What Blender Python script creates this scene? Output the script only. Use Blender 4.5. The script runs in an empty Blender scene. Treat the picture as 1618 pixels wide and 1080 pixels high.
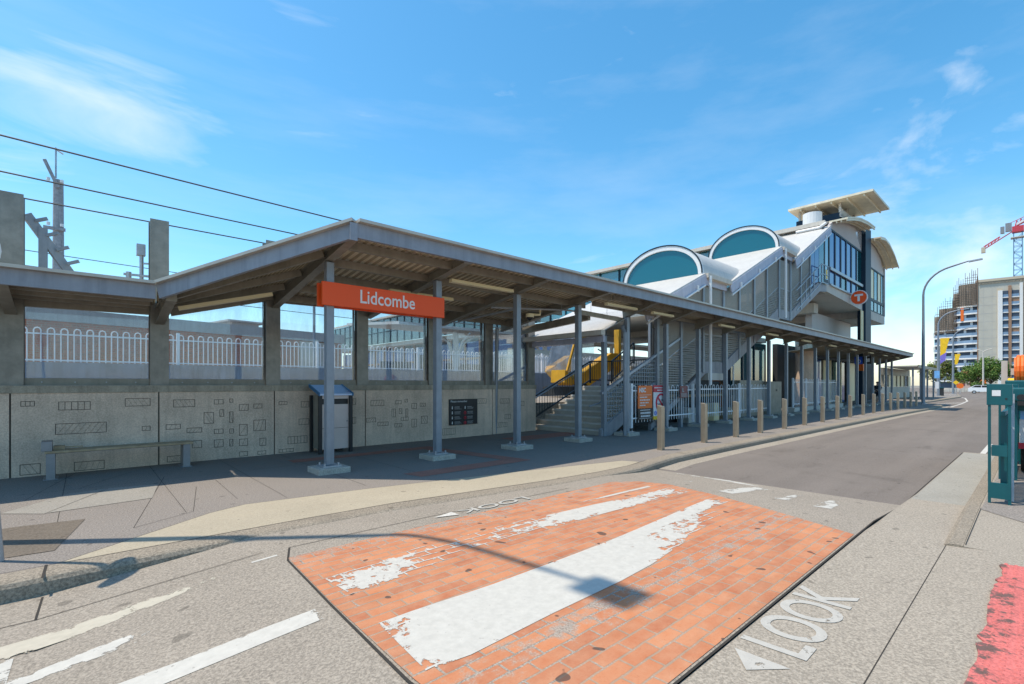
import bpy, bmesh, math, random
from mathutils import Vector, Matrix
random.seed(7)
sc = bpy.context.scene
COL = sc.collection
R_ = math.radians

# ------------------------------------------------------------------ camera
TH = math.atan(836.0 / 760.0)
CT, ST = math.cos(TH), math.sin(TH)
cam_d = bpy.data.cameras.new("camera")
cam = bpy.data.objects.new("camera", cam_d)
COL.objects.link(cam)
cam_d.sensor_fit = 'HORIZONTAL'
cam_d.sensor_width = 36.0
cam_d.lens = 760.0 / 1618.0 * 36.0
cam_d.shift_y = (607.0 - 540.0) / 1618.0
cam_d.clip_start = 0.05
cam_d.clip_end = 3000.0
cam.location = (0, 0, 1.55)
cam.rotation_euler = (R_(90), 0, TH - R_(90))
sc.camera = cam

# ------------------------------------------------------------------ light
SUN_EL = R_(68.0)
SH = Vector((0.79, -0.61))                    # ground direction in which shadows fall
sun_d = bpy.data.lights.new("sun", 'SUN')
sun_d.energy = 4.0
sun_d.angle = R_(0.5)
sun_d.color = (1.0, 0.90, 0.745)
sun = bpy.data.objects.new("sun", sun_d)
COL.objects.link(sun)
ldir = Vector((SH.x * math.cos(SUN_EL), SH.y * math.cos(SUN_EL), -math.sin(SUN_EL)))
sun.rotation_euler = ldir.to_track_quat('-Z', 'Y').to_euler()
sun.location = (-10, 20, 40)

W = bpy.data.worlds.new("World")
sc.world = W
W.use_nodes = True
nt = W.node_tree
nt.nodes.clear()
N = nt.nodes.new
L = nt.links.new
out = N('ShaderNodeOutputWorld')
bg = N('ShaderNodeBackground')
bg.inputs['Strength'].default_value = 0.15
sky = N('ShaderNodeTexSky')
sky.sky_type = 'NISHITA'
sky.sun_disc = False
sky.sun_elevation = SUN_EL
sky.sun_rotation = math.atan2(-SH.x, -SH.y)
sky.air_density = 1.0
sky.dust_density = 0.6
sky.ozone_density = 2.2
hsv = N('ShaderNodeHueSaturation')
hsv.inputs['Hue'].default_value = 0.484
hsv.inputs['Saturation'].default_value = 1.30
hsv.inputs['Value'].default_value = 1.22
L(sky.outputs[0], hsv.inputs['Color'])
# thin clouds: streaky noise, thicker in two banks of the sky and near the horizon
tc = N('ShaderNodeTexCoord')
mp = N('ShaderNodeMapping')
mp.inputs['Rotation'].default_value = (0, R_(8), R_(40))
mp.inputs['Scale'].default_value = (1.1, 3.4, 7.5)
L(tc.outputs['Generated'], mp.inputs[0])
n1 = N('ShaderNodeTexNoise')
n1.inputs['Scale'].default_value = 1.5
n1.inputs['Detail'].default_value = 8
n1.inputs['Roughness'].default_value = 0.55
n1.inputs['Distortion'].default_value = 0.6
L(mp.outputs[0], n1.inputs[0])

def math_node(tree, op, a, b=None, clamp=False):
    m = tree.nodes.new('ShaderNodeMath')
    m.operation = op
    m.use_clamp = clamp
    for i, v in enumerate((a, b)):
        if v is None:
            continue
        if isinstance(v, (int, float)):
            m.inputs[i].default_value = v
        else:
            tree.links.new(v, m.inputs[i])
    return m.outputs[0]

def sky_bank(d, width, gain):
    v = N('ShaderNodeVectorMath')
    v.operation = 'DOT_PRODUCT'
    L(tc.outputs['Generated'], v.inputs[0])
    v.inputs[1].default_value = Vector(d).normalized()
    a = math_node(nt, 'SUBTRACT', v.outputs['Value'], math.cos(R_(width)))
    a = math_node(nt, 'DIVIDE', a, 1 - math.cos(R_(width)), True)
    return math_node(nt, 'MULTIPLY', a, gain)

def pix(px, py):
    t, u = (px - 809) / 760.0, (607 - py) / 760.0
    return (CT + ST * t, ST - CT * t, u)

banks = None
for d, w, g in ((pix(150, 130), 11, .24), (pix(60, 190), 12, .21), (pix(1400, 250), 13, .15), (pix(1560, 215), 12, .15),
                (pix(1500, 430), 16, .27), (pix(560, 110), 9, .10), (pix(600, 320), 8, .08)):
    b = sky_bank(d, w, g)
    banks = b if banks is None else math_node(nt, 'MAXIMUM', banks, b)
cl = math_node(nt, 'ADD', n1.outputs['Fac'], banks)
cl = math_node(nt, 'SUBTRACT', cl, 0.655)
cl = math_node(nt, 'MULTIPLY', cl, 2.6, True)
cl = math_node(nt, 'MULTIPLY', cl, 0.85)
mp2 = N('ShaderNodeMapping')
mp2.inputs['Rotation'].default_value = (R_(5), R_(-6), R_(48))
mp2.inputs['Scale'].default_value = (.7, 1.8, 6.0)
L(tc.outputs['Generated'], mp2.inputs[0])
n2 = N('ShaderNodeTexNoise')
n2.inputs['Scale'].default_value = 2.1
n2.inputs['Detail'].default_value = 7
n2.inputs['Roughness'].default_value = .6
L(mp2.outputs[0], n2.inputs[0])
veil = math_node(nt, 'SUBTRACT', n2.outputs['Fac'], .46)
veil = math_node(nt, 'MULTIPLY', veil, 1.5, True)
veil = math_node(nt, 'MULTIPLY', veil, .26)
cl = math_node(nt, 'MAXIMUM', cl, veil)
mix = N('ShaderNodeMix')
mix.data_type = 'RGBA'
L(cl, mix.inputs['Factor'])
L(hsv.outputs[0], mix.inputs['A'])
mix.inputs['B'].default_value = (5.6, 5.9, 6.2, 1)
L(mix.outputs['Result'], bg.inputs['Color'])
L(bg.outputs[0], out.inputs['Surface'])

sc.render.engine = 'CYCLES'
sc.view_settings.view_transform = 'Standard'
sc.view_settings.look = 'None'
sc.view_settings.gamma = 1
sc.view_settings.exposure = 0.38
sc.cycles.max_bounces = 8
sc.cycles.transparent_max_bounces = 16

# ------------------------------------------------------------------ materials
def new_mat(name):
    m = bpy.data.materials.new(name)
    m.use_nodes = True
    t = m.node_tree
    return m, t, t.nodes['Principled BSDF']

def mixc(t, fac, a, b, blend='MIX'):
    x = t.nodes.new('ShaderNodeMix')
    x.data_type = 'RGBA'
    x.blend_type = blend
    for k, v in (('Factor', fac), ('A', a), ('B', b)):
        if isinstance(v, (int, float)):
            x.inputs[k].default_value = v
        elif isinstance(v, tuple):
            x.inputs[k].default_value = v if len(v) == 4 else v + (1,)
        else:
            t.links.new(v, x.inputs[k])
    return x.outputs['Result']

def noise(t, scale, detail=4, rough=.6, vec=None, dist=0.0):
    n = t.nodes.new('ShaderNodeTexNoise')
    n.inputs['Scale'].default_value = scale
    n.inputs['Detail'].default_value = detail
    n.inputs['Roughness'].default_value = rough
    n.inputs['Distortion'].default_value = dist
    t.links.new(vec if vec is not None else coords(t), n.inputs['Vector'])
    return n.outputs['Fac']

def coords(t, out='Object'):
    for n in t.nodes:
        if n.type == 'TEX_COORD':
            return n.outputs[out]
    return t.nodes.new('ShaderNodeTexCoord').outputs[out]

def ramp(t, fac, lo, hi, a=0.0, b=1.0):
    n = t.nodes.new('ShaderNodeMapRange')
    n.clamp = True
    t.links.new(fac, n.inputs['Value'])
    for k, v in zip(('From Min', 'From Max', 'To Min', 'To Max'), (lo, hi, a, b)):
        n.inputs[k].default_value = v
    return n.outputs['Result']

def scaled(t, s):
    m = t.nodes.new('ShaderNodeMapping')
    m.inputs['Scale'].default_value = s
    t.links.new(coords(t), m.inputs['Vector'])
    return m.outputs['Vector']

def bump(t, p, h, strength=.3, dist=.01):
    b = t.nodes.new('ShaderNodeBump')
    b.inputs['Strength'].default_value = strength
    b.inputs['Distance'].default_value = dist
    t.links.new(h, b.inputs['Height'])
    t.links.new(b.outputs['Normal'], p.inputs['Normal'])

def pm(name, col, rough=.6, metal=0.0, var=.18, scale=3.0, fine=0.0, fscale=120, spec=.4, bmp=0.0, bscale=60, streak=0.0):
    m, t, p = new_mat(name)
    dark = tuple(c * (1 - var) for c in col)
    lite = tuple(min(1, c * (1 + var)) for c in col)
    c = mixc(t, ramp(t, noise(t, scale, 6, .65), .3, .7), dark, lite)
    if streak:
        s = ramp(t, noise(t, 1.0, 6, .68, scaled(t, (7, 7, .45))), .46, .68, 0, streak)
        c = mixc(t, s, c, tuple(v * .45 for v in col))
    if fine:
        f = ramp(t, noise(t, fscale, 2, .8), .35, .65)
        c = mixc(t, fine, c, mixc(t, f, tuple(v * .3 for v in col), tuple(min(1, v * 1.7) for v in col)))
    t.links.new(c, p.inputs['Base Color'])
    p.inputs['Roughness'].default_value = rough
    p.inputs['Metallic'].default_value = metal
    p.inputs['Specular IOR Level'].default_value = spec
    if bmp:
        bump(t, p, noise(t, bscale, 4, .7), bmp)
    return m

def ground_mat(name, col, dark_specks=.35, speck_scale=55, patch=.22, pscale=.9, rough=.9, cracks=False, stain=.25, tracks=0):
    m, t, p = new_mat(name)
    c = mixc(t, ramp(t, noise(t, pscale, 8, .62), .3, .72), tuple(v * (1 - patch) for v in col), tuple(min(1, v * (1 + patch)) for v in col))
    g = ramp(t, noise(t, speck_scale, 3, .75), .38, .62)
    c = mixc(t, dark_specks, c, mixc(t, g, tuple(v * .42 for v in col), tuple(min(1, v * 1.5) for v in col)))
    sp = ramp(t, noise(t, speck_scale * .38, 2, .7), .62, .72, 0, .5)
    c = mixc(t, sp, c, tuple(v * .5 for v in col))
    st = ramp(t, noise(t, .55, 5, .7, None, .8), .58, .75, 0, stain)
    c = mixc(t, st, c, tuple(v * .45 for v in col))
    if tracks:
        tk = ramp(t, noise(t, 1.0, 5, .6, scaled(t, (.06, 1.1, 1))), .38, .66, 0, tracks)
        c = mixc(t, tk, c, tuple(v * 1.55 for v in col))
        dk = ramp(t, noise(t, 1.0, 6, .7, scaled(t, (.5, 1.6, 1))), .60, .70, 0, .45)
        c = mixc(t, dk, c, tuple(v * .55 for v in col))
    gum = ramp(t, noise(t, 7.0, 1, .4), .735, .755, 0, .55)
    c = mixc(t, gum, c, tuple(v * .35 for v in col))
    if cracks:
        v = t.nodes.new('ShaderNodeTexVoronoi')
        v.feature = 'DISTANCE_TO_EDGE'
        v.inputs['Scale'].default_value = .28
        t.links.new(coords(t), v.inputs['Vector'])
        k = ramp(t, v.outputs['Distance'], 0, .004, .5, 0)
        c = mixc(t, k, c, tuple(x * .3 for x in col))
    t.links.new(c, p.inputs['Base Color'])
    p.inputs['Roughness'].default_value = rough
    p.inputs['Specular IOR Level'].default_value = .2
    bump(t, p, g, .45, .004)
    return m

def brick_node(t):
    b = t.nodes.new('ShaderNodeTexBrick')
    b.offset = .5
    b.inputs['Scale'].default_value = 1
    b.inputs['Mortar Size'].default_value = .009
    b.inputs['Mortar Smooth'].default_value = .35
    b.inputs['Brick Width'].default_value = .27
    b.inputs['Row Height'].default_value = .108
    b.inputs['Color1'].default_value = (.50, .19, .085, 1)
    b.inputs['Color2'].default_value = (.36, .115, .055, 1)
    b.inputs['Mortar'].default_value = (.26, .215, .165, 1)
    v = t.nodes.new('ShaderNodeVectorMath')
    v.operation = 'ADD'
    t.links.new(coords(t), v.inputs[0])
    wob = t.nodes.new('ShaderNodeTexNoise')
    wob.inputs['Scale'].default_value = 9
    t.links.new(coords(t), wob.inputs['Vector'])
    sv = t.nodes.new('ShaderNodeVectorMath')
    sv.operation = 'SCALE'
    t.links.new(wob.outputs['Color'], sv.inputs[0])
    sv.inputs['Scale'].default_value = .014
    t.links.new(sv.outputs[0], v.inputs[1])
    t.links.new(v.outputs[0], b.inputs['Vector'])
    return b

def brick_mat(name):
    m, t, p = new_mat(name)
    b = brick_node(t)
    c = b.outputs['Color']
    c = mixc(t, ramp(t, noise(t, 5, 5, .7), .3, .75, 0, .75), c, (.50, .265, .155))
    c = mixc(t, ramp(t, noise(t, 70, 3, .8), .55, .75, 0, .5), c, (.30, .11, .06))
    tk = ramp(t, noise(t, 1.0, 6, .65, scaled(t, (.35, 2.4, 1))), .50, .70, 0, .38)
    c = mixc(t, tk, c, (.21, .10, .06))
    # worn patches where the coating has come off to concrete, along the wheel lines
    sx = t.nodes.new('ShaderNodeSeparateXYZ')
    t.links.new(coords(t), sx.inputs[0])
    def band(y0, w, g):
        a = math_node(t, 'SUBTRACT', sx.outputs['Y'], y0)
        a = math_node(t, 'ABSOLUTE', a)
        return ramp(t, a, 0, w, g, 0)
    wear = math_node(t, 'MAXIMUM', band(4.5, .36, .19), band(2.05, .34, .20))
    wear = math_node(t, 'MAXIMUM', wear, band(3.55, .2, .10))
    w = math_node(t, 'ADD', noise(t, 5, 8, .72), wear)
    w = math_node(t, 'ADD', w, math_node(t, 'MULTIPLY', b.outputs['Fac'], .16))
    w = ramp(t, w, .66, .78, 0, .9)
    c = mixc(t, w, c, mixc(t, ramp(t, noise(t, 80, 2, .7), .35, .65), (.18, .155, .13), (.38, .335, .285)))
    gum = ramp(t, noise(t, 6.0, 1, .4), .72, .735, 0, .8)
    c = mixc(t, gum, c, (.06, .045, .04))
    t.links.new(c, p.inputs['Base Color'])
    p.inputs['Roughness'].default_value = .85
    p.inputs['Specular IOR Level'].default_value = .25
    h = math_node(t, 'MULTIPLY', b.outputs['Fac'], -1.0)
    bump(t, p, h, .5, .006)
    return m

def paint_mat(name, col=(.52, .495, .445), wear=.0, scale=6.0, soft=.03, mortar=.0):
    """worn thermoplastic paint; UV: u along in metres, v = distance from the edge in metres, the rest wears through"""
    m, t, p = new_mat(name)
    uv = t.nodes.new('ShaderNodeUVMap')
    sx = t.nodes.new('ShaderNodeSeparateXYZ')
    t.links.new(uv.outputs[0], sx.inputs[0])
    c = mixc(t, ramp(t, noise(t, 14, 6, .7), .3, .75), tuple(v * .8 for v in col), col)
    c = mixc(t, ramp(t, noise(t, 30, 2, .6), .70, .74, 0, .5), c, (.2, .18, .16))
    t.links.new(c, p.inputs['Base Color'])
    p.inputs['Roughness'].default_value = .75
    e = ramp(t, sx.outputs['Y'], 0, .10, .12, 0)
    n = noise(t, scale, 8, .72, None, .3)
    k = math_node(t, 'ADD', n, e)
    k = math_node(t, 'ADD', k, sx.outputs['X'])           # u carries the wear of that end
    if mortar:
        k = math_node(t, 'SUBTRACT', k, math_node(t, 'MULTIPLY', brick_node(t).outputs['Fac'], mortar))
    a = ramp(t, k, .62 - wear, .62 - wear + soft, 1, 0)
    mixs = t.nodes.new('ShaderNodeMixShader')
    tr = t.nodes.new('ShaderNodeBsdfTransparent')
    t.links.new(a, mixs.inputs[0])
    t.links.new(tr.outputs[0], mixs.inputs[1])
    t.links.new(p.outputs[0], mixs.inputs[2])
    t.links.new(mixs.outputs[0], t.nodes['Material Output'].inputs['Surface'])
    return m

def glass_mat(name, tint=(.9, .95, .96), refl=.10, haze=.06, hazecol=(.75, .8, .85), dirt=0.0):
    m = bpy.data.materials.new(name)
    m.use_nodes = True
    t = m.node_tree
    t.nodes.clear()
    o = t.nodes.new('ShaderNodeOutputMaterial')
    tr = t.nodes.new('ShaderNodeBsdfTransparent')
    tr.inputs[0].default_value = tint + (1,)
    gl = t.nodes.new('ShaderNodeBsdfGlossy')
    gl.inputs['Roughness'].default_value = .02
    df = t.nodes.new('ShaderNodeBsdfDiffuse')
    df.inputs[0].default_value = hazecol + (1,)
    fr = t.nodes.new('ShaderNodeFresnel')
    fr.inputs['IOR'].default_value = 1.45
    f = math_node(t, 'ADD', fr.outputs[0], refl, True)
    m1 = t.nodes.new('ShaderNodeMixShader')
    t.links.new(f, m1.inputs[0])
    t.links.new(tr.outputs[0], m1.inputs[1])
    t.links.new(gl.outputs[0], m1.inputs[2])
    m2 = t.nodes.new('ShaderNodeMixShader')
    if dirt:
        d = ramp(t, noise(t, 1.3, 7, .7, scaled(t, (3, 3, .8))), .35, .75, haze * .4, haze + dirt)
        t.links.new(d, m2.inputs[0])
    else:
        m2.inputs[0].default_value = haze
    t.links.new(m1.outputs[0], m2.inputs[1])
    t.links.new(df.outputs[0], m2.inputs[2])
    t.links.new(m2.outputs[0], o.inputs[0])
    return m

def rubble_mat(name):
    m, t, p = new_mat(name)
    b = t.nodes.new('ShaderNodeTexBrick')
    b.inputs['Scale'].default_value = 1
    b.inputs['Brick Width'].default_value = .24
    b.inputs['Row Height'].default_value = .085
    b.inputs['Mortar Size'].default_value = .008
    b.inputs['Color1'].default_value = (.52, .155, .08, 1)
    b.inputs['Color2'].default_value = (.34, .105, .06, 1)
    b.inputs['Mortar'].default_value = (.33, .29, .25, 1)
    mp_ = t.nodes.new('ShaderNodeMapping')
    mp_.inputs['Rotation'].default_value = (R_(90), 0, 0)
    t.links.new(coords(t), mp_.inputs['Vector'])
    t.links.new(mp_.outputs[0], b.inputs['Vector'])
    c = mixc(t, ramp(t, noise(t, .7, 6, .7), .4, .7, 0, .5), b.outputs['Color'], (.36, .22, .15))
    t.links.new(c, p.inputs['Base Color'])
    p.inputs['Roughness'].default_value = .9
    return m

def alpha_grid(name, col, bw, bh, bar):
    """woven wire or louvre infill: bars with open holes between them"""
    m, t, p = new_mat(name)
    b = t.nodes.new('ShaderNodeTexBrick')
    b.offset = 0
    b.inputs['Scale'].default_value = 1
    b.inputs['Brick Width'].default_value = bw
    b.inputs['Row Height'].default_value = bh
    b.inputs['Mortar Size'].default_value = bar
    b.inputs['Mortar Smooth'].default_value = 0
    mp_ = t.nodes.new('ShaderNodeMapping')
    mp_.inputs['Rotation'].default_value = (R_(90), 0, 0)
    t.links.new(coords(t), mp_.inputs['Vector'])
    t.links.new(mp_.outputs[0], b.inputs['Vector'])
    p.inputs['Base Color'].default_value = col + (1,)
    p.inputs['Roughness'].default_value = .5
    t.links.new(b.outputs['Fac'], p.inputs['Alpha'])
    return m

M = {}
M['road'] = ground_mat('asphalt', (.165, .142, .125), .35, 60, .16, .35, stain=.45, tracks=.35)
M['ground'] = ground_mat('earth', (.24, .22, .19), .3, 20)
M['table'] = ground_mat('road_concrete', (.285, .248, .205), .5, 58, .14, .8, cracks=False, stain=.2)
M['gutter'] = ground_mat('gutter_concrete', (.315, .275, .225), .5, 58, .12, .8, stain=.2)
M['gutter2'] = ground_mat('smooth_concrete', (.30, .285, .25), .25, 55, .08, 1.2, stain=.15)
M['footpath'] = ground_mat('exposed_aggregate', (.235, .208, .185), .6, 62, .12, .7, stain=.25)
M['slab'] = ground_mat('pale_slab', (.28, .26, .23), .3, 60, .08, .9)
M['patch'] = ground_mat('asphalt_patch', (.15, .125, .10), .4, 50, .15, 1.5)
M['apron'] = ground_mat('apron_concrete', (.375, .325, .245), .2, 60, .10, .8, stain=.15)
M['kerb'] = ground_mat('kerb_concrete', (.26, .222, .175), .6, 50, .15, 1.2, stain=.35)
M['paver'] = ground_mat('red_paver', (.34, .16, .12), .3, 45, .15, 2)
M['ballast'] = ground_mat('ballast', (.25, .22, .19), .6, 18)
M['brick'] = brick_mat('brick_paving')
M['paint'] = paint_mat('worn_white_paint', wear=-.02)
M['paintm'] = paint_mat('worn_paint_on_brick', wear=.0, mortar=.14)
M['paintn'] = paint_mat('very_worn_paint_on_brick', wear=.045, mortar=.15)
M['paintw'] = paint_mat('very_worn_white_paint', wear=.05)
M['paintb'] = paint_mat('old_white_paint', (.47, .425, .34), wear=.03)
M['line'] = pm('white_line', (.50, .475, .43), .8, var=.12, fine=.3, fscale=60)
M['crack'] = pm('dark_joint', (.035, .03, .025), .95)
M['column'] = pm('weathered_galvanised', (.235, .22, .195), .4, .45, .22, 5, streak=.2)
M['galv'] = pm('galvanised_steel', (.40, .415, .44), .42, .55, .13, 5, fine=.10, fscale=40)
M['fascia'] = pm('fascia_steel', (.27, .285, .325), .5, .2, .12, 2.5, streak=.35)
M['steel'] = pm('painted_steel', (.27, .245, .20), .5, .25, .16, 4, streak=.3)
M['post'] = pm('grey_blue_post', (.25, .275, .31), .45, .3, .12, 4, streak=.25)
M['roofu'] = pm('corrugated_sheet', (.74, .66, .50), .55, .2, .14, 1.3, streak=.25)
M['roof_shade'] = pm('corrugated_sheet_valley_shade', (.36, .30, .205), .7, .1, .2, 2)  # darker sheet colour that paints shade into the corrugation valleys
M['roofg'] = pm('grey_roof_sheet', (.50, .46, .40), .5, .3, .12, 2)
M['white_roof'] = pm('white_roof_sheet', (.52, .505, .48), .45, 0, .06, .8, streak=.22)
M['white'] = pm('white_paint', (.70, .70, .70), .4, 0, .05, 3)
M['fence_white'] = pm('fence_white', (.78, .78, .80), .4, 0, .06, 4)
M['stringer'] = pm('grey_stringer', (.30, .30, .32), .6, .1, .15, 2, streak=.4)
M['lilac'] = pm('lilac_grey_steel', (.42, .42, .50), .5, .1, .10, 2, streak=.3)
M['conc'] = pm('wall_concrete', (.66, .49, .375), .9, 0, .24, 1.3, fine=.22, fscale=45, bmp=.12, streak=.38)
M['concd'] = pm('dirty_concrete', (.36, .31, .24), .9, 0, .3, 2, fine=.2, fscale=50, streak=.6)
M['concb'] = pm('upstand_concrete', (.21, .25, .31), .9, 0, .2, 1.2, streak=.55)
M['concp'] = pm('pale_concrete', (.56, .52, .46), .85, 0, .10, .8, streak=.2)
M['footing'] = pm('footing_concrete', (.40, .37, .32), .95, 0, .2, 8, fine=.4, fscale=60, bmp=.3)
M['groove'] = pm('groove', (.10, .085, .07), .95, 0, .4, 6)
M['timber'] = pm('weathered_timber', (.40, .29, .18), .8, 0, .25, 6, streak=.3)
M['alu'] = pm('grey_aluminium', (.25, .25, .26), .45, .4)
M['bollard'] = pm('brown_steel', (.46, .38, .29), .36, .7, .12, 3, streak=.35)
M['orange'] = pm('orange_sign', (.82, .085, .008), .45, 0, .03, 1)
M['orange2'] = pm('orange_sheet', (.80, .16, .02), .45, 0, .03, 1)
M['black'] = pm('black_sheet', (.02, .02, .022), .4)
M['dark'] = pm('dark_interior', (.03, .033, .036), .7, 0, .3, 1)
M['red'] = pm('sign_red', (.55, .03, .05), .45)
M['maroon'] = pm('maroon', (.20, .06, .06), .5)
M['yellow'] = pm('yellow_paint', (.85, .52, .02), .4)
M['machine'] = pm('machine_yellow', (.52, .27, .012), .5, 0, .2, 2)
M['blue'] = pm('sign_blue', (.02, .10, .60), .4)
M['skyblue'] = pm('light_blue_panel', (.18, .42, .75), .35)
M['lidblue'] = pm('blue_edge', (.02, .13, .28), .35)
M['lid'] = pm('lid_steel', (.42, .52, .72), .3, .3, .06)
M['stainless'] = pm('stainless', (.55, .46, .43), .45, .25, .08, 2)
M['navy'] = pm('navy_panel', (.012, .03, .055), .5, 0, .12, 1, spec=.2)
M['frame'] = pm('dark_blue_frame', (.014, .03, .045), .5, 0, spec=.25)
M['cladding'] = pm('cladding', (.52, .48, .47), .6, .1, .05, 1)
M['cream'] = pm('cream_light', (.80, .68, .42), .4, 0, .05)
M['brickwall'] = rubble_mat('red_brick_wall')
M['cornice'] = pm('render_cornice', (.42, .41, .40), .85, 0, .1, 1, streak=.2)
M['step'] = pm('stair_concrete', (.40, .365, .31), .9, 0, .2, 2, fine=.2)
M['nosing'] = pm('step_nosing', (.50, .49, .46), .7)
M['rail'] = pm('handrail', (.30, .33, .38), .4, .4)
M['darkrail'] = pm('black_rail', (.05, .055, .06), .45, .3)
M['woodpole'] = pm('weathered_pole', (.30, .31, .33), .85, 0, .25, 8, streak=.4)
M['wire'] = pm('cable', (.05, .055, .06), .6)
M['teal'] = pm('teal_paint', (.006, .095, .11), .42, .1, .10, 3, streak=.2)
M['tactile'] = pm('pink_tactile', (.52, .135, .12), .85, 0, .22, 3, fine=.3, fscale=60, bmp=.3)
_t = M['tactile'].node_tree
_p = _t.nodes['Principled BSDF']
_c = _p.inputs['Base Color'].links[0].from_socket
_sx = _t.nodes.new('ShaderNodeSeparateXYZ')
_t.links.new(coords(_t), _sx.inputs[0])
_k = math_node(_t, 'ADD', noise(_t, 9, 7, .72), math_node(_t, 'MULTIPLY', _sx.outputs['Y'], .55))
_c = mixc(_t, ramp(_t, _k, .60, .68, 0, .9), _c, (.085, .07, .06))
_t.links.new(_c, _p.inputs['Base Color'])
M['tactile_d'] = pm('tactile_dome', (.78, .30, .25), .7)
M['glass'] = glass_mat('clear_glass', (.93, .95, .96), .015, .04, (.60, .70, .85), .14)
M['winglass'] = glass_mat('window_glass', (.10, .16, .22), .34, .05, (.08, .2, .4))
M['bluefilm'] = pm('blue_glazing', (.035, .10, .30), .05, 0, .35, .35, spec=.5)
M['tealglass'] = glass_mat('teal_glass', (.14, .42, .46), .16, .10, (.02, .35, .42))
M['archglass'] = glass_mat('arch_glazing', (.03, .42, .55), .10, .45, (.006, .22, .30))
M['screen'] = alpha_grid('mesh_screen', (.24, .22, .19), .05, .05, .013)
M['wire_mesh'] = alpha_grid('wire_mesh', (.25, .28, .31), .13, .13, .011)
M['louvre'] = alpha_grid('louvre_screen', (.20, .19, .175), 4.0, .085, .026)
M['skin'] = pm('skin', (.45, .27, .20), .6)
M['cloth'] = pm('dark_cloth', (.02, .022, .03), .9)
M['shoe'] = pm('orange_shoe', (.5, .12, .04), .7)
M['hair'] = pm('hair', (.10, .08, .07), .8)
M['bark'] = pm('bark', (.12, .09, .06), .95, bmp=.3)
M['leafg'] = pm('leaf_green', (.085, .17, .03), .7, 0, .5, .6)
M['leafo'] = pm('leaf_olive', (.15, .15, .035), .7, 0, .5, .6)
M['leafl'] = pm('leaf_light', (.16, .22, .045), .7, 0, .4, .6)
M['tyre'] = pm('tyre', (.02, .02, .02), .85)
M['carpaint'] = pm('white_car_paint', (.78, .79, .80), .25, 0, .02, spec=.7)
M['apt_panel'] = pm('panel_wall', (.46, .44, .38), .85, 0, .06, .3)
M['apt_cream'] = pm('cream_render', (.50, .43, .33), .85, 0, .06, .3)
M['apt_white'] = pm('white_render', (.74, .73, .71), .8, 0, .05, .3)
M['apt_brown'] = pm('brown_render', (.33, .20, .13), .85)
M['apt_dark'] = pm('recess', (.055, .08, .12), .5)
M['apt_glass'] = pm('balcony_glass', (.16, .25, .38), .15, 0, .2, .3, spec=.8)
M['scaffold'] = pm('scaffold', (.20, .155, .12), .8, 0, .3, .3)
M['crane_red'] = pm('crane_red', (.50, .05, .07), .5)
M['crane_blue'] = pm('crane_blue', (.06, .13, .24), .5)
M['rooftile'] = pm('terracotta', (.42, .15, .07), .85)

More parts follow.
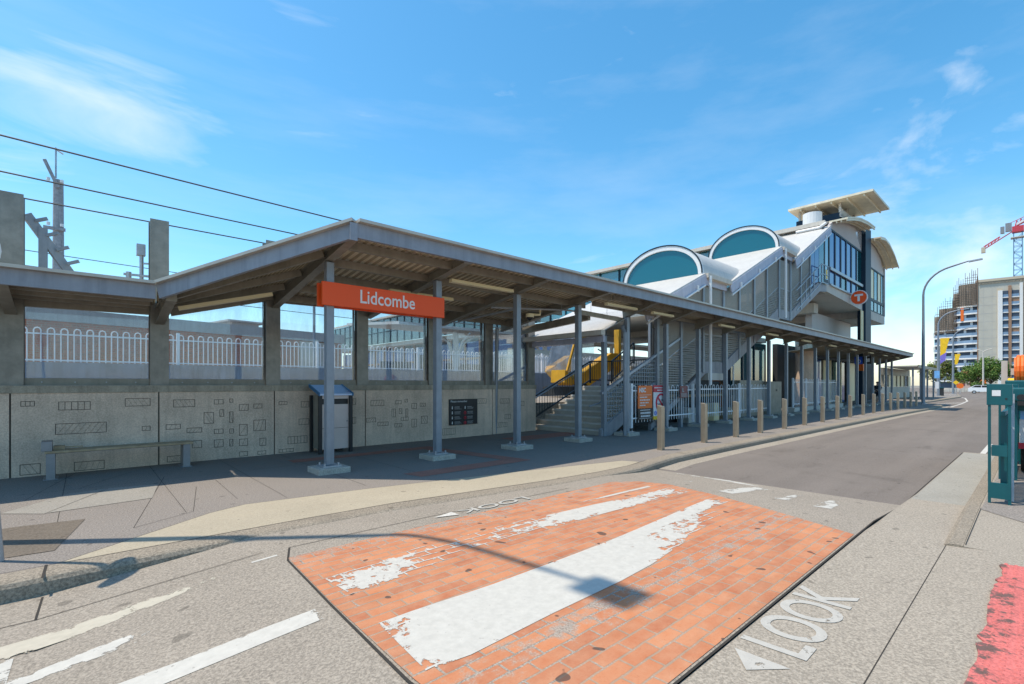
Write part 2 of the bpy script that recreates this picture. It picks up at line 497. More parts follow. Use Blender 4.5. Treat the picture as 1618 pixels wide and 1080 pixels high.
# ------------------------------------------------------------------ mesh helpers
class MB:
    def __init__(self):
        self.bm = bmesh.new()
        self.uv = None
    def quad(self, *pts, uv=None):
        vs = [self.bm.verts.new(p) for p in pts]
        f = self.bm.faces.new(vs)
        if uv:
            if self.uv is None:
                self.uv = self.bm.loops.layers.uv.new("UVMap")
            for lp, c in zip(f.loops, uv):
                lp[self.uv].uv = c
        return self
    def hexa(self, p):
        """8 corners: bottom 0-3, top 4-7"""
        v = [self.bm.verts.new(q) for q in p]
        for f in ((3, 2, 1, 0), (4, 5, 6, 7), (0, 1, 5, 4), (1, 2, 6, 5), (2, 3, 7, 6), (3, 0, 4, 7)):
            self.bm.faces.new([v[i] for i in f])
        return self
    def box(self, x0, y0, z0, x1, y1, z1):
        return self.hexa([(x0, y0, z0), (x1, y0, z0), (x1, y1, z0), (x0, y1, z0), (x0, y0, z1), (x1, y0, z1), (x1, y1, z1), (x0, y1, z1)])
    def cbox(self, c, sx, sy, z0, z1):
        return self.box(c[0] - sx / 2, c[1] - sy / 2, z0, c[0] + sx / 2, c[1] + sy / 2, z1)
    def bar(self, a, b, w, h, up=(0, 0, 1), h2=None):
        """beam from a to b, w wide, h deep, hanging below the line a-b"""
        a, b = Vector(a), Vector(b)
        d = (b - a).normalized()
        s = d.cross(Vector(up))
        if s.length < 1e-4:
            s = d.cross(Vector((0, 1, 0)))
        s.normalize()
        u = s.cross(d)
        s = s * w / 2
        h2 = h if h2 is None else h2
        return self.hexa([a - s - u * h, a + s - u * h, b + s - u * h2, b - s - u * h2, a - s, a + s, b + s, b - s])
    def rod(self, a, b, w, h=None):
        h = h or w
        a, b = Vector(a), Vector(b)
        d = (b - a).normalized()
        s = d.cross(Vector((0, 0, 1)))
        if s.length < 1e-4:
            s = Vector((1, 0, 0))
        s.normalize()
        u = s.cross(d).normalized() * h / 2
        s = s * w / 2
        return self.hexa([a - s - u, a + s - u, b + s - u, b - s - u, a - s + u, a + s + u, b + s + u, b - s + u])
    def tube(self, pts, r, n=8, caps=True):
        pts = [Vector(p) for p in pts]
        rs = r if isinstance(r, (list, tuple)) else [r] * len(pts)
        rings = []
        ref = None
        for i, p in enumerate(pts):
            d = (pts[min(i + 1, len(pts) - 1)] - pts[max(i - 1, 0)]).normalized()
            if ref is None:
                ref = d.cross(Vector((0, 0, 1)))
                if ref.length < 1e-3:
                    ref = d.cross(Vector((1, 0, 0)))
            s = (ref - d * ref.dot(d)).normalized()
            ref = s
            u = d.cross(s)
            rings.append([self.bm.verts.new(p + (s * math.cos(k * 2 * math.pi / n) + u * math.sin(k * 2 * math.pi / n)) * rs[i]) for k in range(n)])
        for a, b in zip(rings, rings[1:]):
            for k in range(n):
                self.bm.faces.new((a[k], a[(k + 1) % n], b[(k + 1) % n], b[k]))
        if caps:
            self.bm.faces.new(rings[0][::-1])
            self.bm.faces.new(rings[-1])
        return self
    def cyl(self, x, y, z0, z1, r, n=16, r2=None):
        return self.tube([(x, y, z0), (x, y, z1)], [r, r if r2 is None else r2], n)
    def prism(self, poly, z0, z1):
        lo = [self.bm.verts.new((p[0], p[1], z0)) for p in poly]
        hi = [self.bm.verts.new((p[0], p[1], z1)) for p in poly]
        n = len(poly)
        self.bm.faces.new(lo[::-1])
        self.bm.faces.new(hi)
        for i in range(n):
            self.bm.faces.new((lo[i], lo[(i + 1) % n], hi[(i + 1) % n], hi[i]))
        return self
    def prism_y(self, poly, y0, y1):
        """poly in (x, z), extruded in y"""
        lo = [self.bm.verts.new((p[0], y0, p[1])) for p in poly]
        hi = [self.bm.verts.new((p[0], y1, p[1])) for p in poly]
        n = len(poly)
        self.bm.faces.new(lo)
        self.bm.faces.new(hi[::-1])
        for i in range(n):
            self.bm.faces.new((lo[i], hi[i], hi[(i + 1) % n], lo[(i + 1) % n]))
        return self
    def prism_x(self, poly, x0, x1):
        lo = [self.bm.verts.new((x0, p[0], p[1])) for p in poly]
        hi = [self.bm.verts.new((x1, p[0], p[1])) for p in poly]
        n = len(poly)
        self.bm.faces.new(lo[::-1])
        self.bm.faces.new(hi)
        for i in range(n):
            self.bm.faces.new((lo[i], lo[(i + 1) % n], hi[(i + 1) % n], hi[i]))
        return self
    def poly(self, pts, z=None):
        vs = [self.bm.verts.new((p[0], p[1], z if z is not None else p[2])) for p in pts]
        self.bm.faces.new(vs)
        return self
    def sweep(self, prof, path):
        """prof: (offset to the left of the path, z); path: (x, y)"""
        rings = []
        P = [Vector(p) for p in path]
        for i, p in enumerate(P):
            d = (P[min(i + 1, len(P) - 1)] - P[max(i - 1, 0)]).normalized()
            nrm = Vector((-d.y, d.x))
            rings.append([self.bm.verts.new((p.x + nrm.x * o, p.y + nrm.y * o, z)) for o, z in prof])
        n = len(prof)
        for a, b in zip(rings, rings[1:]):
            for k in range(n):
                self.bm.faces.new((a[k], a[(k + 1) % n], b[(k + 1) % n], b[k]))
        self.bm.faces.new(rings[0])
        self.bm.faces.new(rings[-1][::-1])
        return self
    def corr(self, a, b, c, d, pitch=.15, amp=.026, th=.004):
        """corrugated sheet a-b (front edge) to d-c (back edge), waves running from front to back"""
        a, b, c, d = map(Vector, (a, b, c, d))
        n = max(6, int((b - a).length / pitch * 6))
        top = []
        for i in range(n + 1):
            t = i / n
            w = math.sin(t * n / 6 * 2 * math.pi) * amp
            p, q = a.lerp(b, t), d.lerp(c, t)
            top.append([self.bm.verts.new((v.x, v.y, v.z + w + o)) for o in (0, th) for v in (p, q)])
        for i, (x, y) in enumerate(zip(top, top[1:])):
            f_ = self.bm.faces.new((x[0], x[1], y[1], y[0]))
            if i % 6 in (3, 4): f_.material_index = 1  # valley undersides use the darker slot, rib shading put in as colour
            self.bm.faces.new((x[2], y[2], y[3], x[3]))
            self.bm.faces.new((x[0], y[0], y[2], x[2]))
            self.bm.faces.new((x[1], x[3], y[3], y[1]))
        return self
    def build(self, name, mat, parent=None, loc=None, bevel=0, smooth=False, **tags):
        if bevel:
            bmesh.ops.bevel(self.bm, geom=self.bm.edges[:], offset=bevel, segments=2, affect='EDGES', profile=.5)
        bmesh.ops.recalc_face_normals(self.bm, faces=self.bm.faces[:])
        me = bpy.data.meshes.new(name)
        if parent is not None:
            root = parent
            while root.parent:
                root = root.parent
            off = Vector(root.get('_b', (0, 0, 0)))
        else:
            off = Vector(loc) if loc is not None else Vector((0, 0, 0))
        bmesh.ops.translate(self.bm, verts=self.bm.verts[:], vec=-off)
        self.bm.to_mesh(me)
        self.bm.free()
        if smooth:
            for p in me.polygons:
                p.use_smooth = True
        me.materials.append(M[mat] if isinstance(mat, str) else mat)
        if mat == 'roofu': me.materials.append(M['roof_shade'])
        o = bpy.data.objects.new(name, me)
        COL.objects.link(o)
        if parent is not None:
            o.parent = parent
        else:
            o.location = off
            o['_b'] = tuple(off)
        for k, v in tags.items():
            o[k] = v
        return o

def thing(name, label, cat, loc=(0, 0, 0), group=None):
    o = bpy.data.objects.new(name, None)
    COL.objects.link(o)
    o.location = loc
    o.empty_display_size = .2
    o['_b'] = tuple(loc)
    o['label'] = label
    o['category'] = cat
    if group:
        o['group'] = group
    return o

def copy_tree(o, parent=None):
    c = o.copy()
    COL.objects.link(c)
    c.parent = parent
    for ch in list(o.children):
        copy_tree(ch, c)
    return c

def text_mesh(name, txt, size, mat, parent, origin, xdir, updir, depth=.004, align='LEFT', sx=1.0, kind=None, bold=0.0, loc=None):
    cu = bpy.data.curves.new(name, 'FONT')
    cu.body = txt
    cu.size = size
    cu.extrude = depth / 2
    cu.offset = bold
    cu.align_x = align
    cu.resolution_u = 6
    tmp = bpy.data.objects.new(name + '_tmp', cu)
    COL.objects.link(tmp)
    bpy.context.view_layer.update()
    dg = bpy.context.evaluated_depsgraph_get()
    me = bpy.data.meshes.new_from_object(tmp.evaluated_get(dg))
    bpy.data.objects.remove(tmp)
    bpy.data.curves.remove(cu)
    x = Vector(xdir).normalized()
    u = Vector(updir).normalized()
    z = x.cross(u)
    mtx = Matrix((x * sx, u, z)).transposed().to_4x4()
    off = Vector((0, 0, 0))
    if parent is not None:
        root = parent
        while root.parent:
            root = root.parent
        off = Vector(root.get('_b', (0, 0, 0)))
    if loc is not None:
        off = Vector(loc)
    mtx.translation = Vector(origin) - off
    me.transform(mtx)
    me.name = name
    me.materials.clear()
    me.materials.append(M[mat])
    for p in me.polygons:
        p.material_index = 0
    o = bpy.data.objects.new(name, me)
    COL.objects.link(o)
    if parent is not None:
        o.parent = parent
    else:
        o.location = off
        o['_b'] = tuple(off)
    if kind:
        o['kind'] = kind
    return o

S = dict(kind='structure')
exec_order = None

# ------------------------------------------------------------------ the ground
g = MB(); g.quad((-900, -900, -.22), (900, -900, -.22), (900, 900, -.22), (-900, 900, -.22))
g.build('ground', 'ground', **S)
g = MB(); g.quad((8.40, -60, -.13), (300, -60, -.13), (300, 60, -.13), (8.40, 60, -.13))
g.build('road', 'road', **S)
# raised crossing of concrete: ramps up from the left and down to the asphalt on the right
prof = [(-20, -.15), (-.2, -.15), (1.36, -.014), (6.75, -.014), (8.45, -.122)]
g = MB()
for (xa, za), (xb, zb) in zip(prof, prof[1:]):
    g.quad((xa, 1.28, za), (xb, 1.28, zb), (xb, 5.9, zb), (xa, 5.9, za))
g.build('crossing_ramp', 'table', **S)
profg = [(-20, -.022), (6.3, -.022), (9.5, -.118), (16.2, -.118)]
g = MB()
for (xa, za), (xb, zb) in zip(profg, profg[1:]):
    g.quad((xa, .62, za), (xb, .62, zb), (xb, 1.278, zb), (xa, 1.278, za))
    g.quad((xa, .30, -.001), (xb, .30, -.001), (xb, .62, za), (xa, .62, za))
g.quad((-20, -6, -.022), (2.0, -6, -.022), (2.0, .2, -.022), (-20, .2, -.022))
g.build('gutter', 'gutter', **S)
g = MB()
g.quad((8.0, .70, -.082), (9.5, .70, -.113), (9.5, 1.262, -.113), (8.0, 1.262, -.082))
g.quad((9.5, .70, -.113), (16.0, .72, -.113), (16.0, 1.262, -.113), (9.5, 1.262, -.113))
g.build('gutter_slab', 'gutter2', **S)
# brick surface with its curved far corner
g = MB()
g.poly([(1.42, 4.55), (1.36, 3.4), (1.33, 2.25), (1.36, 1.31), (6.0, 1.31), (6.38, 2.2), (6.72, 3.2), (6.86, 3.9), (6.72, 4.35), (6.35, 4.62), (4.0, 4.60)], -.010)
g.build('brick_crossing', 'brick', **S)
# joints
g = MB()
def joint(b, pts, w, z):
    for p, q in zip(pts, pts[1:]):
        p, q = Vector(p), Vector(q)
        n = Vector((-(q - p).y, (q - p).x)).normalized() * w / 2
        zz = z if not isinstance(z, tuple) else z
        b.quad((p.x - n.x, p.y - n.y, z), (q.x - n.x, q.y - n.y, z), (q.x + n.x, q.y + n.y, z), (p.x + n.x, p.y + n.y, z))
joint(g, [(1.34, 1.28), (1.30, 2.25), (1.345, 3.4), (1.40, 4.5), (1.52, 4.84)], .018, -.0115)
joint(g, [(-6, 1.275), (1.3, 1.275)], .012, -.0205)
joint(g, [(1.3, 1.285), (6.8, 1.285)], .016, -.0105)
g.quad((6.8, 1.277, -.012), (8.45, 1.277, -.119), (8.45, 1.293, -.119), (6.8, 1.293, -.012))
g.quad((8.45, 1.277, -.114), (16, 1.277, -.114), (16, 1.295, -.114), (8.45, 1.293, -.114))
joint(g, [(1.52, 4.84), (3.0, 4.86), (5.5, 4.78)], .008, -.009)
for xa, za, xb, zb in ((-6, -.146, -.2, -.146), (-.2, -.146, 1.30, -.012)):
    g.quad((xa, 4.87, za), (xb, 4.87, zb), (xb, 4.878, zb), (xa, 4.878, za))
joint(g, [(-.21, 4.87), (-.19, 5.36)], .014, -.1465)
g.build('pavement_joint', 'crack', **S)

# white paint: UV x = extra wear, y = distance from the edge
def paint_strip(name, mat, cl, w, z, wear0=0, wear1=0, wears=None, zf=None, label=None):
    """cl: centre line points (x, y); w widths"""
    b = MB()
    n = len(cl)
    P = [Vector(c) for c in cl]
    def side(i, sd):
        d = (P[min(i + 1, n - 1)] - P[max(i - 1, 0)]).normalized()
        ww = w[i] if isinstance(w, (list, tuple)) else w
        return (P[i].x - d.y * sd * ww / 2, P[i].y + d.x * sd * ww / 2, zf(P[i].x) if zf else z)
    kk = [wears[i] if wears else wear0 + (wear1 - wear0) * i / (n - 1) for i in range(n)]
    for i in range(n - 1):
        ea = 0 if i == 0 else .2
        eb = 0 if i == n - 2 else .2
        b.quad(side(i, -1), side(i + 1, -1), side(i + 1, 0), side(i, 0), uv=[(kk[i], 0), (kk[i + 1], 0), (kk[i + 1], eb), (kk[i], ea)])
        b.quad(side(i, 0), side(i + 1, 0), side(i + 1, 1), side(i, 1), uv=[(kk[i], ea), (kk[i + 1], eb), (kk[i + 1], 0), (kk[i], 0)])
    o = b.build(name, mat, **S)
    return o
def zramp(x):
    for (xa, za), (xb, zb) in zip(prof, prof[1:]):
        if x <= xb:
            return za + (zb - za) * (x - xa) / (xb - xa) + .003
    return -.119
paint_strip('crossing_stripe', 'paintm', [(1.44, 2.58), (1.7, 2.56), (2.4, 2.555), (3.2, 2.56), (3.7, 2.58), (4.2, 2.62), (4.7, 2.66), (5.2, 2.72), (5.8, 2.78)],
            [.66, .70, .64, .64, .62, .56, .50, .44, .36], -.007, wears=[.02, -.10, -.14, -.12, -.05, .04, .09, .12, .16])
paint_strip('crossing_stripe', 'paintm', [(3.9, 2.84), (4.6, 2.86), (5.4, 2.89), (6.0, 2.92), (6.42, 2.92)], [.10, .15, .20, .22, .26], -.0065, wears=[-.1, -.06, -.03, .03, .02])
paint_strip('crossing_stripe', 'paintn', [(1.5, 3.66), (2.0, 3.70), (2.4, 3.78), (3.0, 3.80), (3.6, 3.80), (4.3, 3.76), (5.0, 3.72), (5.55, 3.66), (6.0, 3.64), (6.6, 3.62)],
            [.42, .42, .44, .44, .42, .38, .36, .34, .34, .34], -.007, wears=[-.04, .03, .17, .19, .12, -.02, -.09, .03, .05, .0])
paint_strip('crossing_stripe', 'paintn', [(5.0, 4.08), (5.7, 4.06), (6.5, 4.03)], [.05, .06, .06], -.007, wears=[.05, -.1, -.1])
paint_strip('road_marking', 'paintb', [(-3, 4.40), (-.36, 4.40), (.0, 4.43), (.35, 4.50), (.75, 4.58), (1.0, 4.62)], [.24, .24, .20, .16, .12, .10], 0,
            wears=[-.1, -.05, -.04, .0, .14, .22], zf=zramp)
paint_strip('road_marking', 'paintw', [(-.42, 4.28), (-.40, 3.86)], [.28, .22], 0, wears=[-.1, -.08], zf=zramp)
paint_strip('road_marking', 'paintw', [(-.6, 3.86), (-.18, 3.93), (.1, 3.96), (.40, 3.99)], [.10, .12, .15, .16], 0, wears=[-.02, .0, .0, .04], zf=zramp)
paint_strip('road_marking', 'paint', [(-.8, 3.36), (.2, 3.35), (.45, 3.34), (.95, 3.34), (1.24, 3.33)], [.2, .2, .19, .19, .18], 0, wears=[-.1, -.05, -.03, -.04, .0], zf=zramp)
paint_strip('road_marking', 'paint', [(1.16, 4.71), (1.37, 4.70)], [.035, .035], 0, wears=[-.2, -.2], zf=zramp)
paint_strip('road_marking', 'paintw', [(8.30, 4.62), (8.32, 3.6), (8.12, 2.8), (8.0, 1.95)], [.07, .10, .10, .10], 0, wears=[.03, .0, -.06, .06], zf=lambda x: -.108)
paint_strip('road_marking', 'paintw', [(7.05, 3.12), (7.7, 3.05), (8.1, 2.95)], [.24, .24, .2], 0, wears=[-.08, -.05, .0], zf=zramp)
paint_strip('road_marking', 'paintw', [(7.25, 2.42), (7.55, 2.42), (7.9, 2.38)], [.20, .17, .12], 0, wears=[-.02, .05, .02], zf=zramp)
paint_strip('road_marking', 'paintw', [(7.12, 1.90), (7.6, 1.92), (7.9, 1.95)], [.20, .2, .1], 0, wears=[-.06, .04, .0], zf=zramp)
paint_strip('road_marking', 'paintw', [(7.5, 3.95), (8.0, 3.9)], [.10, .10], 0, wears=[.0, .02], zf=zramp)
paint_strip('road_marking', 'paintw', [(7.0, 4.35), (7.4, 4.3)], [.12, .1], 0, wears=[.06, .06], zf=zramp)
g = MB()
joint(g, [(47.7, 4.5), (56, 4.6), (66, 4.95), (80, 6.2), (95, 8.6)], .14, -.126)
joint(g, [(51.5, 5.9), (58.5, 4.7)], .14, -.126)
joint(g, [(54.5, 6.1), (62.5, 4.85)], .14, -.126)
g.quad((16.0, .9, -.126), (19.0, .9, -.126), (19.0, 1.0, -.126), (16.0, 1.0, -.126))
g.build('lane_line', 'line', **S)
# lettering on the ground for people about to step off either kerb
M['letter'] = paint_mat('scuffed_lettering', (.45, .425, .38), wear=-.115, scale=9)
def look(origin, xd, ud, w, h, z, name):
    o = text_mesh(name, "LOOK", 1.0, 'letter', None, (0, 0, 0), (1, 0, 0), (0, 1, 0), .002, bold=.012)
    while o.data.uv_layers: o.data.uv_layers.remove(o.data.uv_layers[0])
    xs = [v.co.x for v in o.data.vertices]; ys = [v.co.y for v in o.data.vertices]
    x = Vector(xd); u = Vector(ud)
    for v in o.data.vertices:
        a = (v.co.x - min(xs)) / (max(xs) - min(xs)) * w
        b_ = (v.co.y - min(ys)) / (max(ys) - min(ys)) * h
        p = Vector(origin) + x * a + u * b_
        v.co = (p.x, p.y, z + v.co.z)
    o['kind'] = 'structure'
    return o
look((3.07, .89, 0), (1, 0, 0), (-.06, 1, 0), 1.19, .37, -.018, 'road_lettering')
g = MB(); g.poly([(2.73, 1.09), (2.92, .93), (2.91, 1.23)], -.018); g.build('road_arrow', 'letter', **S)
look((4.60, 4.84, 0), (-1, 0, 0), (0, -1, 0), 1.14, .17, -.005, 'road_lettering')
g = MB(); g.poly([(3.10, 4.77), (3.40, 4.68), (3.40, 4.84)], -.0055); g.build('road_arrow', 'line', **S)

# footpath slab, kerbs, aprons
kerb_path = [(-20, 5.40), (-.2, 5.40), (.9, 5.40), (2.0, 5.40), (3.0, 5.37), (4.2, 5.22), (5.6, 5.04), (6.8, 4.96), (7.8, 4.98), (8.7, 5.14), (9.6, 5.25), (12, 5.28), (20, 5.24), (34, 5.10), (43, 4.86),
             (47, 4.90), (49.4, 5.05), (50.6, 5.45), (51.2, 6.1), (52.5, 6.8), (57, 7.0)]
kp = [(0, -.2), (.012, -.045), (.035, -.012), (.07, .001), (.11, .004), (.30, .004), (.30, -.2)]
g = MB(); g.sweep(kp, kerb_path); g.build('kerb', 'kerb', **S)
fp = [(p[0], p[1] + .30) for p in kerb_path[:-4]] + [(50.25, 5.75), (50.9, 6.4), (52.3, 7.1), (57, 7.3), (85, 7.2), (108, 9.6), (108, 14), (-20, 14)]
g = MB(); g.prism(fp, -.2, 0); g.build('footpath', 'footpath', **S)
g = MB(); g.sweep(kp, [(57, 7.0), (60, 6.9), (85, 6.9), (100, 8.4), (108, 9.4)]); g.build('kerb', 'kerb', **S)
# pale gutter strip between kerb and asphalt
g = MB(); g.sweep([(-.34, -.2), (-.34, -.128), (.0, -.126), (.0, -.2)], [(8.6, 5.12), (9.6, 5.25), (12, 5.28), (20, 5.24), (34, 5.10), (43, 4.86), (47, 4.90), (49.4, 5.05), (50.6, 5.45)])
g.build('gutter', 'gutter', **S)
# apron of yellowish concrete at the crossing
g = MB(); g.poly([(-.10, 5.72), (1.0, 5.705), (2.0, 5.705), (3.05, 5.675), (4.25, 5.525), (5.65, 5.345), (6.85, 5.265), (7.8, 5.285), (8.35, 5.40), (8.2, 5.72), (5.6, 6.28), (3.2, 6.72), (1.62, 6.90), (1.2, 6.72)], .004)
g.build('apron', 'apron', **S)
g = MB()
joint(g, [(-.10, 5.735), (1.2, 6.735), (1.62, 6.915), (3.2, 6.735), (5.6, 6.295), (8.2, 5.735)], .008, .002)
joint(g, [(-20, 5.71), (2.0, 5.705), (3.05, 5.675), (4.25, 5.525), (5.65, 5.345), (6.85, 5.265), (7.8, 5.285), (8.6, 5.42)], .010, .0062)
joint(g, [(-.19, 5.36), (-.18, 5.73)], .02, .006)
for xj in (10.1, 12.6, 15.2, 17.9, 20.5, 23.3, 26, 29, 32, 36, 40, 44):
    joint(g, [(xj, 5.32), (xj, 5.56)], .012, .006)
for pts in ([(1.36, 8.59), (1.07, 6.95)], [(1.69, 9.0), (1.63, 7.31)], [(1.11, 9.89), (.47, 6.59)], [(.75, 10.86), (.08, 9.69)], [(.02, 11.4), (-.49, 9.14)],
            [(.47, 6.59), (1.07, 6.95)], [(-.6, 9.6), (11.4, 9.75)]):
    joint(g, pts, .006, .002)
for i in range(-2, 9):
    joint(g, [(2.2 + i * 1.15, 11.4), (2.15 + i * 1.15, 6.95 if i < 3 else 7.4)], .006, .0025)
g.build('pavement_joint', 'crack', **S)
g = MB()
g.poly([(-.66, 8.37), (-.05, 9.25), (.36, 9.33), (-.27, 8.01)], .005)
g.poly([(-.25, 8.03), (.38, 9.34), (.96, 9.21), (.78, 8.14)], .005)
g.build('pale_paving_slab', 'slab', **S)
g = MB(); g.poly([(-1.5, 6.3), (-.14, 6.18), (.09, 7.39), (-.45, 7.48), (-1.5, 7.4)], .005); g.build('asphalt_patch', 'patch', **S)
g = MB()
g.poly([(4.2, 7.42), (4.3, 6.98), (6.92, 7.02), (6.88, 7.45)], .005)
g.poly([(6.5, 7.47), (6.88, 7.47), (6.55, 9.9), (6.15, 9.9)], .005)
g.poly([(3.2, 9.92), (6.55, 9.92), (6.55, 10.3), (3.2, 10.3)], .005)
g.poly([(9.0, 9.6), (11.8, 9.6), (11.8, 10.4), (9.0, 10.4)], .005)
g.build('paver_band', 'paver', **S)
# right-hand footpath where the photographer stands
g = MB(); g.prism([(6.3, .50), (8.2, .518), (16, .538), (16.4, .2), (16.4, -40), (-20, -40), (-20, .30), (6.3, .30)], -.2, -.001)
g.build('footpath', 'gutter', **S)
g = MB(); g.poly([(7.0, -.6), (8.3, .50), (16.2, .50), (16.2, -40), (7.0, -40)], .004); g.build('footpath', 'footpath', **S)
g = MB(); g.sweep([(0, -.2), (0, .003), (.10, .003), (.14, -.02), (.15, -.2)], [(6.3, .502), (8.2, .52), (16, .54)]); g.build('kerb', 'kerb', **S)
g = MB(); joint(g, [(-8, .625), (6.3, .625)], .006, -.0205)
joint(g, [(6.35, .49), (8.4, .505)], .006, .0065)
g.build('pavement_joint', 'crack', **S)
# pink tactile paving with raised dots and a ragged worn edge
edge = []
rr = random.Random(3)
x = 2.2
while x < 5.9:
    edge.append((x, .27 + (x - 2.2) * -.012 + rr.uniform(-.03, .02)))
    x += rr.uniform(.05, .14)
g = MB(); g.prism(edge + [(5.92, .1), (6.0, -1.2), (2.2, -1.2)], -.001, .012)
for i in range(64):
    for j in range(6):
        xx, yy = 2.25 + i * .058, .20 - j * .058
        g.tube([(xx, yy, .012), (xx, yy, .017)], [.014, .009], 8)
g.build('tactile_paving', 'tactile', **S)
# railway land behind the wall
g = MB(); g.box(-60, 11.95, -.2, 60, 90, .9); g.build('railway_ground', 'ballast', **S)

# ------------------------------------------------------------------ retaining wall
ENG = [(-0.67,1.27,-0.5,1.18),(-0.21,1.25,0.21,1.1),(0.69,1.29,1.07,1.14),(-0.25,0.87,0.43,0.68),(0.94,0.76,1.07,0.67),(-0.68,0.21,-0.43,0.03),(-0.01,0.18,0.4,0.02),(1.43,1.25,1.79,1.1),(2.12,1.24,2.29,1.14),(2.4,1.25,2.47,1.17),(2.58,1.13,2.76,0.99),(2.86,1.13,3.03,1.03),(1.94,0.98,2.12,0.75),(2.22,1.03,2.3,0.88),(2.4,0.98,2.47,0.74),(1.31,0.77,1.55,0.67),(1.65,0.68,1.91,0.58),(2.12,0.63,2.29,0.53),(2.4,0.62,2.48,0.52),(2.58,0.7,2.74,0.46),(2.86,0.78,3.1,0.54),(1.74,0.42,1.91,0.27),(2.12,0.41,2.29,0.25),(2.4,0.4,2.47,0.25),(2.58,0.39,2.75,0.24),(2.98,0.38,3.11,0.21),(1.33,0.15,1.61,0.03),(2.58,0.12,2.75,0.02),(2.94,0.1,3.11,0.02),(3.37,1.17,3.55,1.09),(3.85,1.16,4.03,1.02),(3.8,0.76,4.03,0.62),(3.56,0.37,3.99,0.2),(3.37,0.1,3.69,0.02),(5.56,1.15,5.93,1.0),(6.26,1.13,6.43,1.03),(6.74,1.04,6.9,0.89),(7.0,1.04,7.18,0.94),(6.53,1.16,6.62,1.07),(6.15,0.91,6.26,0.69),(6.36,0.91,6.45,0.77),(6.55,0.9,6.63,0.67),(5.44,0.7,5.7,0.59),(5.75,0.58,6.05,0.48),(6.23,0.52,6.45,0.42),(6.74,0.61,6.9,0.39),(7.04,0.68,7.24,0.47),(6.42,0.68,6.64,0.58),(7.74,0.29,8.18,0.1),(8.97,1.12,9.35,0.97),(7.62,1.11,7.71,1.0),(5.08,1.2,5.17,1.05),(5.08,0.74,5.17,0.58),
       (-1.6,1.2,-1.3,1.05),(-1.9,.6,-1.5,.45),(9.9,1.1,10.3,.95),(10.1,.6,10.35,.45),(9.75,.35,10.2,.2),(10.7,1.0,10.95,.85)]
w = thing('retaining_wall', 'grey concrete panel wall with incised hatched rectangles, below the glass screens', 'wall', (3, 11.6, 0))
XJ = [-4.9, -2.85, -.79, 1.2, 3.28, 5.42, 7.53, 9.59, 11.5]
for a, b in zip(XJ, XJ[1:]):
    m = MB(); m.box(a + .012, 11.45, -.1, b - .012, 11.8, 1.40); m.build('wall_panel', 'conc', w)
m = MB()
for a in XJ[1:-1]:
    m.box(a - .0115, 11.47, -.1, a + .0115, 11.75, 1.399)
m.build('joint', 'groove', w)
m = MB(); m.box(-4.9, 11.43, 1.401, 11.5, 11.83, 1.53); m.build('coping', 'concd', w)
m = MB()
rg = random.Random(5)
for x0, z1, x1, z0 in ENG:
    t, y0, y1 = .009, 11.4465, 11.4495
    m.box(x0, y0, z0, x1, y1, z0 + t); m.box(x0, y0, z1 - t, x1, y1, z1)
    m.box(x0, y0, z0 + t, x0 + t, y1, z1 - t); m.box(x1 - t, y0, z0 + t, x1, y1, z1 - t)
    n = max(1, int((x1 - x0) / .085))
    sl = rg.choice((-.5, .3, .0, .6))
    for k in range(1, n + 1):
        xa = x0 + (x1 - x0) * k / (n + 1)
        dx = sl * (z1 - z0)
        p = (min(max(xa - dx / 2, x0 + t), x1 - t), 11.448, z0 + t)
        q = (min(max(xa + dx / 2, x0 + t), x1 - t), 11.448, z1 - t)
        m.rod(p, q, .008, .002)
m.build('incised_pattern', 'groove', w, kind='stuff')

# ------------------------------------------------------------------ station canopy
FZ, FY = 4.14, 7.40                       # top of the front fascia
KS = .118                                 # fall of the roof towards the wall
def rz(y):
    return FZ - .05 - (y - FY) * KS
can = thing('station_canopy', 'long grey steel canopy with corrugated roof, square posts and glass wind screens', 'canopy', (3.34, 8.5, 0))
CX = [-2.85, -.79, 1.23, 3.30, 5.42, 7.53, 9.59, 11.45]
def head(x):                              # underside of the head beam over the glass
    if x <= 1.23: return 2.86 + (x + 2.85) * .012
    if x <= 3.30: return 2.91 + (x - 1.23) / 2.07 * .50
    return 3.41 + (x - 3.3) * .012
# roof sheets: low part over the bench, twisted bay, wide part, narrow strip along the street
LZ, LY = 3.22, 10.0
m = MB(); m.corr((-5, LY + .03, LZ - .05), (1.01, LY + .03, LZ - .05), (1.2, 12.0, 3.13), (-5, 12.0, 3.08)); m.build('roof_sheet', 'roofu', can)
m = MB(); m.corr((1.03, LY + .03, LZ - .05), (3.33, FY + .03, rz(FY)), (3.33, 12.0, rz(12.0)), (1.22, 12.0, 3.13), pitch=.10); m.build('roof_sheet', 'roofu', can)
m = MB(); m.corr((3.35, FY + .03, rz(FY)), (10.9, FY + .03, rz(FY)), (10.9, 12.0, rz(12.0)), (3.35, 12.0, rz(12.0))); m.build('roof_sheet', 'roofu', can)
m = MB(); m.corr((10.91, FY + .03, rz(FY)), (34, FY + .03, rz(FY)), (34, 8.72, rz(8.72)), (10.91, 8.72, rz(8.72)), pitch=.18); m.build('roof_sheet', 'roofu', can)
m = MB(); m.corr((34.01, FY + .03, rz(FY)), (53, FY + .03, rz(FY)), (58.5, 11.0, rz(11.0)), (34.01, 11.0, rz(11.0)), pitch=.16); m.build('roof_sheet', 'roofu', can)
def fascia_prof(a, b, name='fascia'):
    mm = MB(); mm.bar(a, b, .07, .24)
    o = mm.build(name, 'fascia', can)
    mm = MB(); mm.bar((a[0], a[1] - .03, a[2] + .05), (b[0], b[1] - .03, b[2] + .05), .20, .049)
    mm.build('gutter_lip', 'roofg', can)
fascia_prof((-5, LY, LZ), (1.0, LY, LZ))
fascia_prof((1.03, LY - .02, LZ), (3.31, FY + .02, FZ))
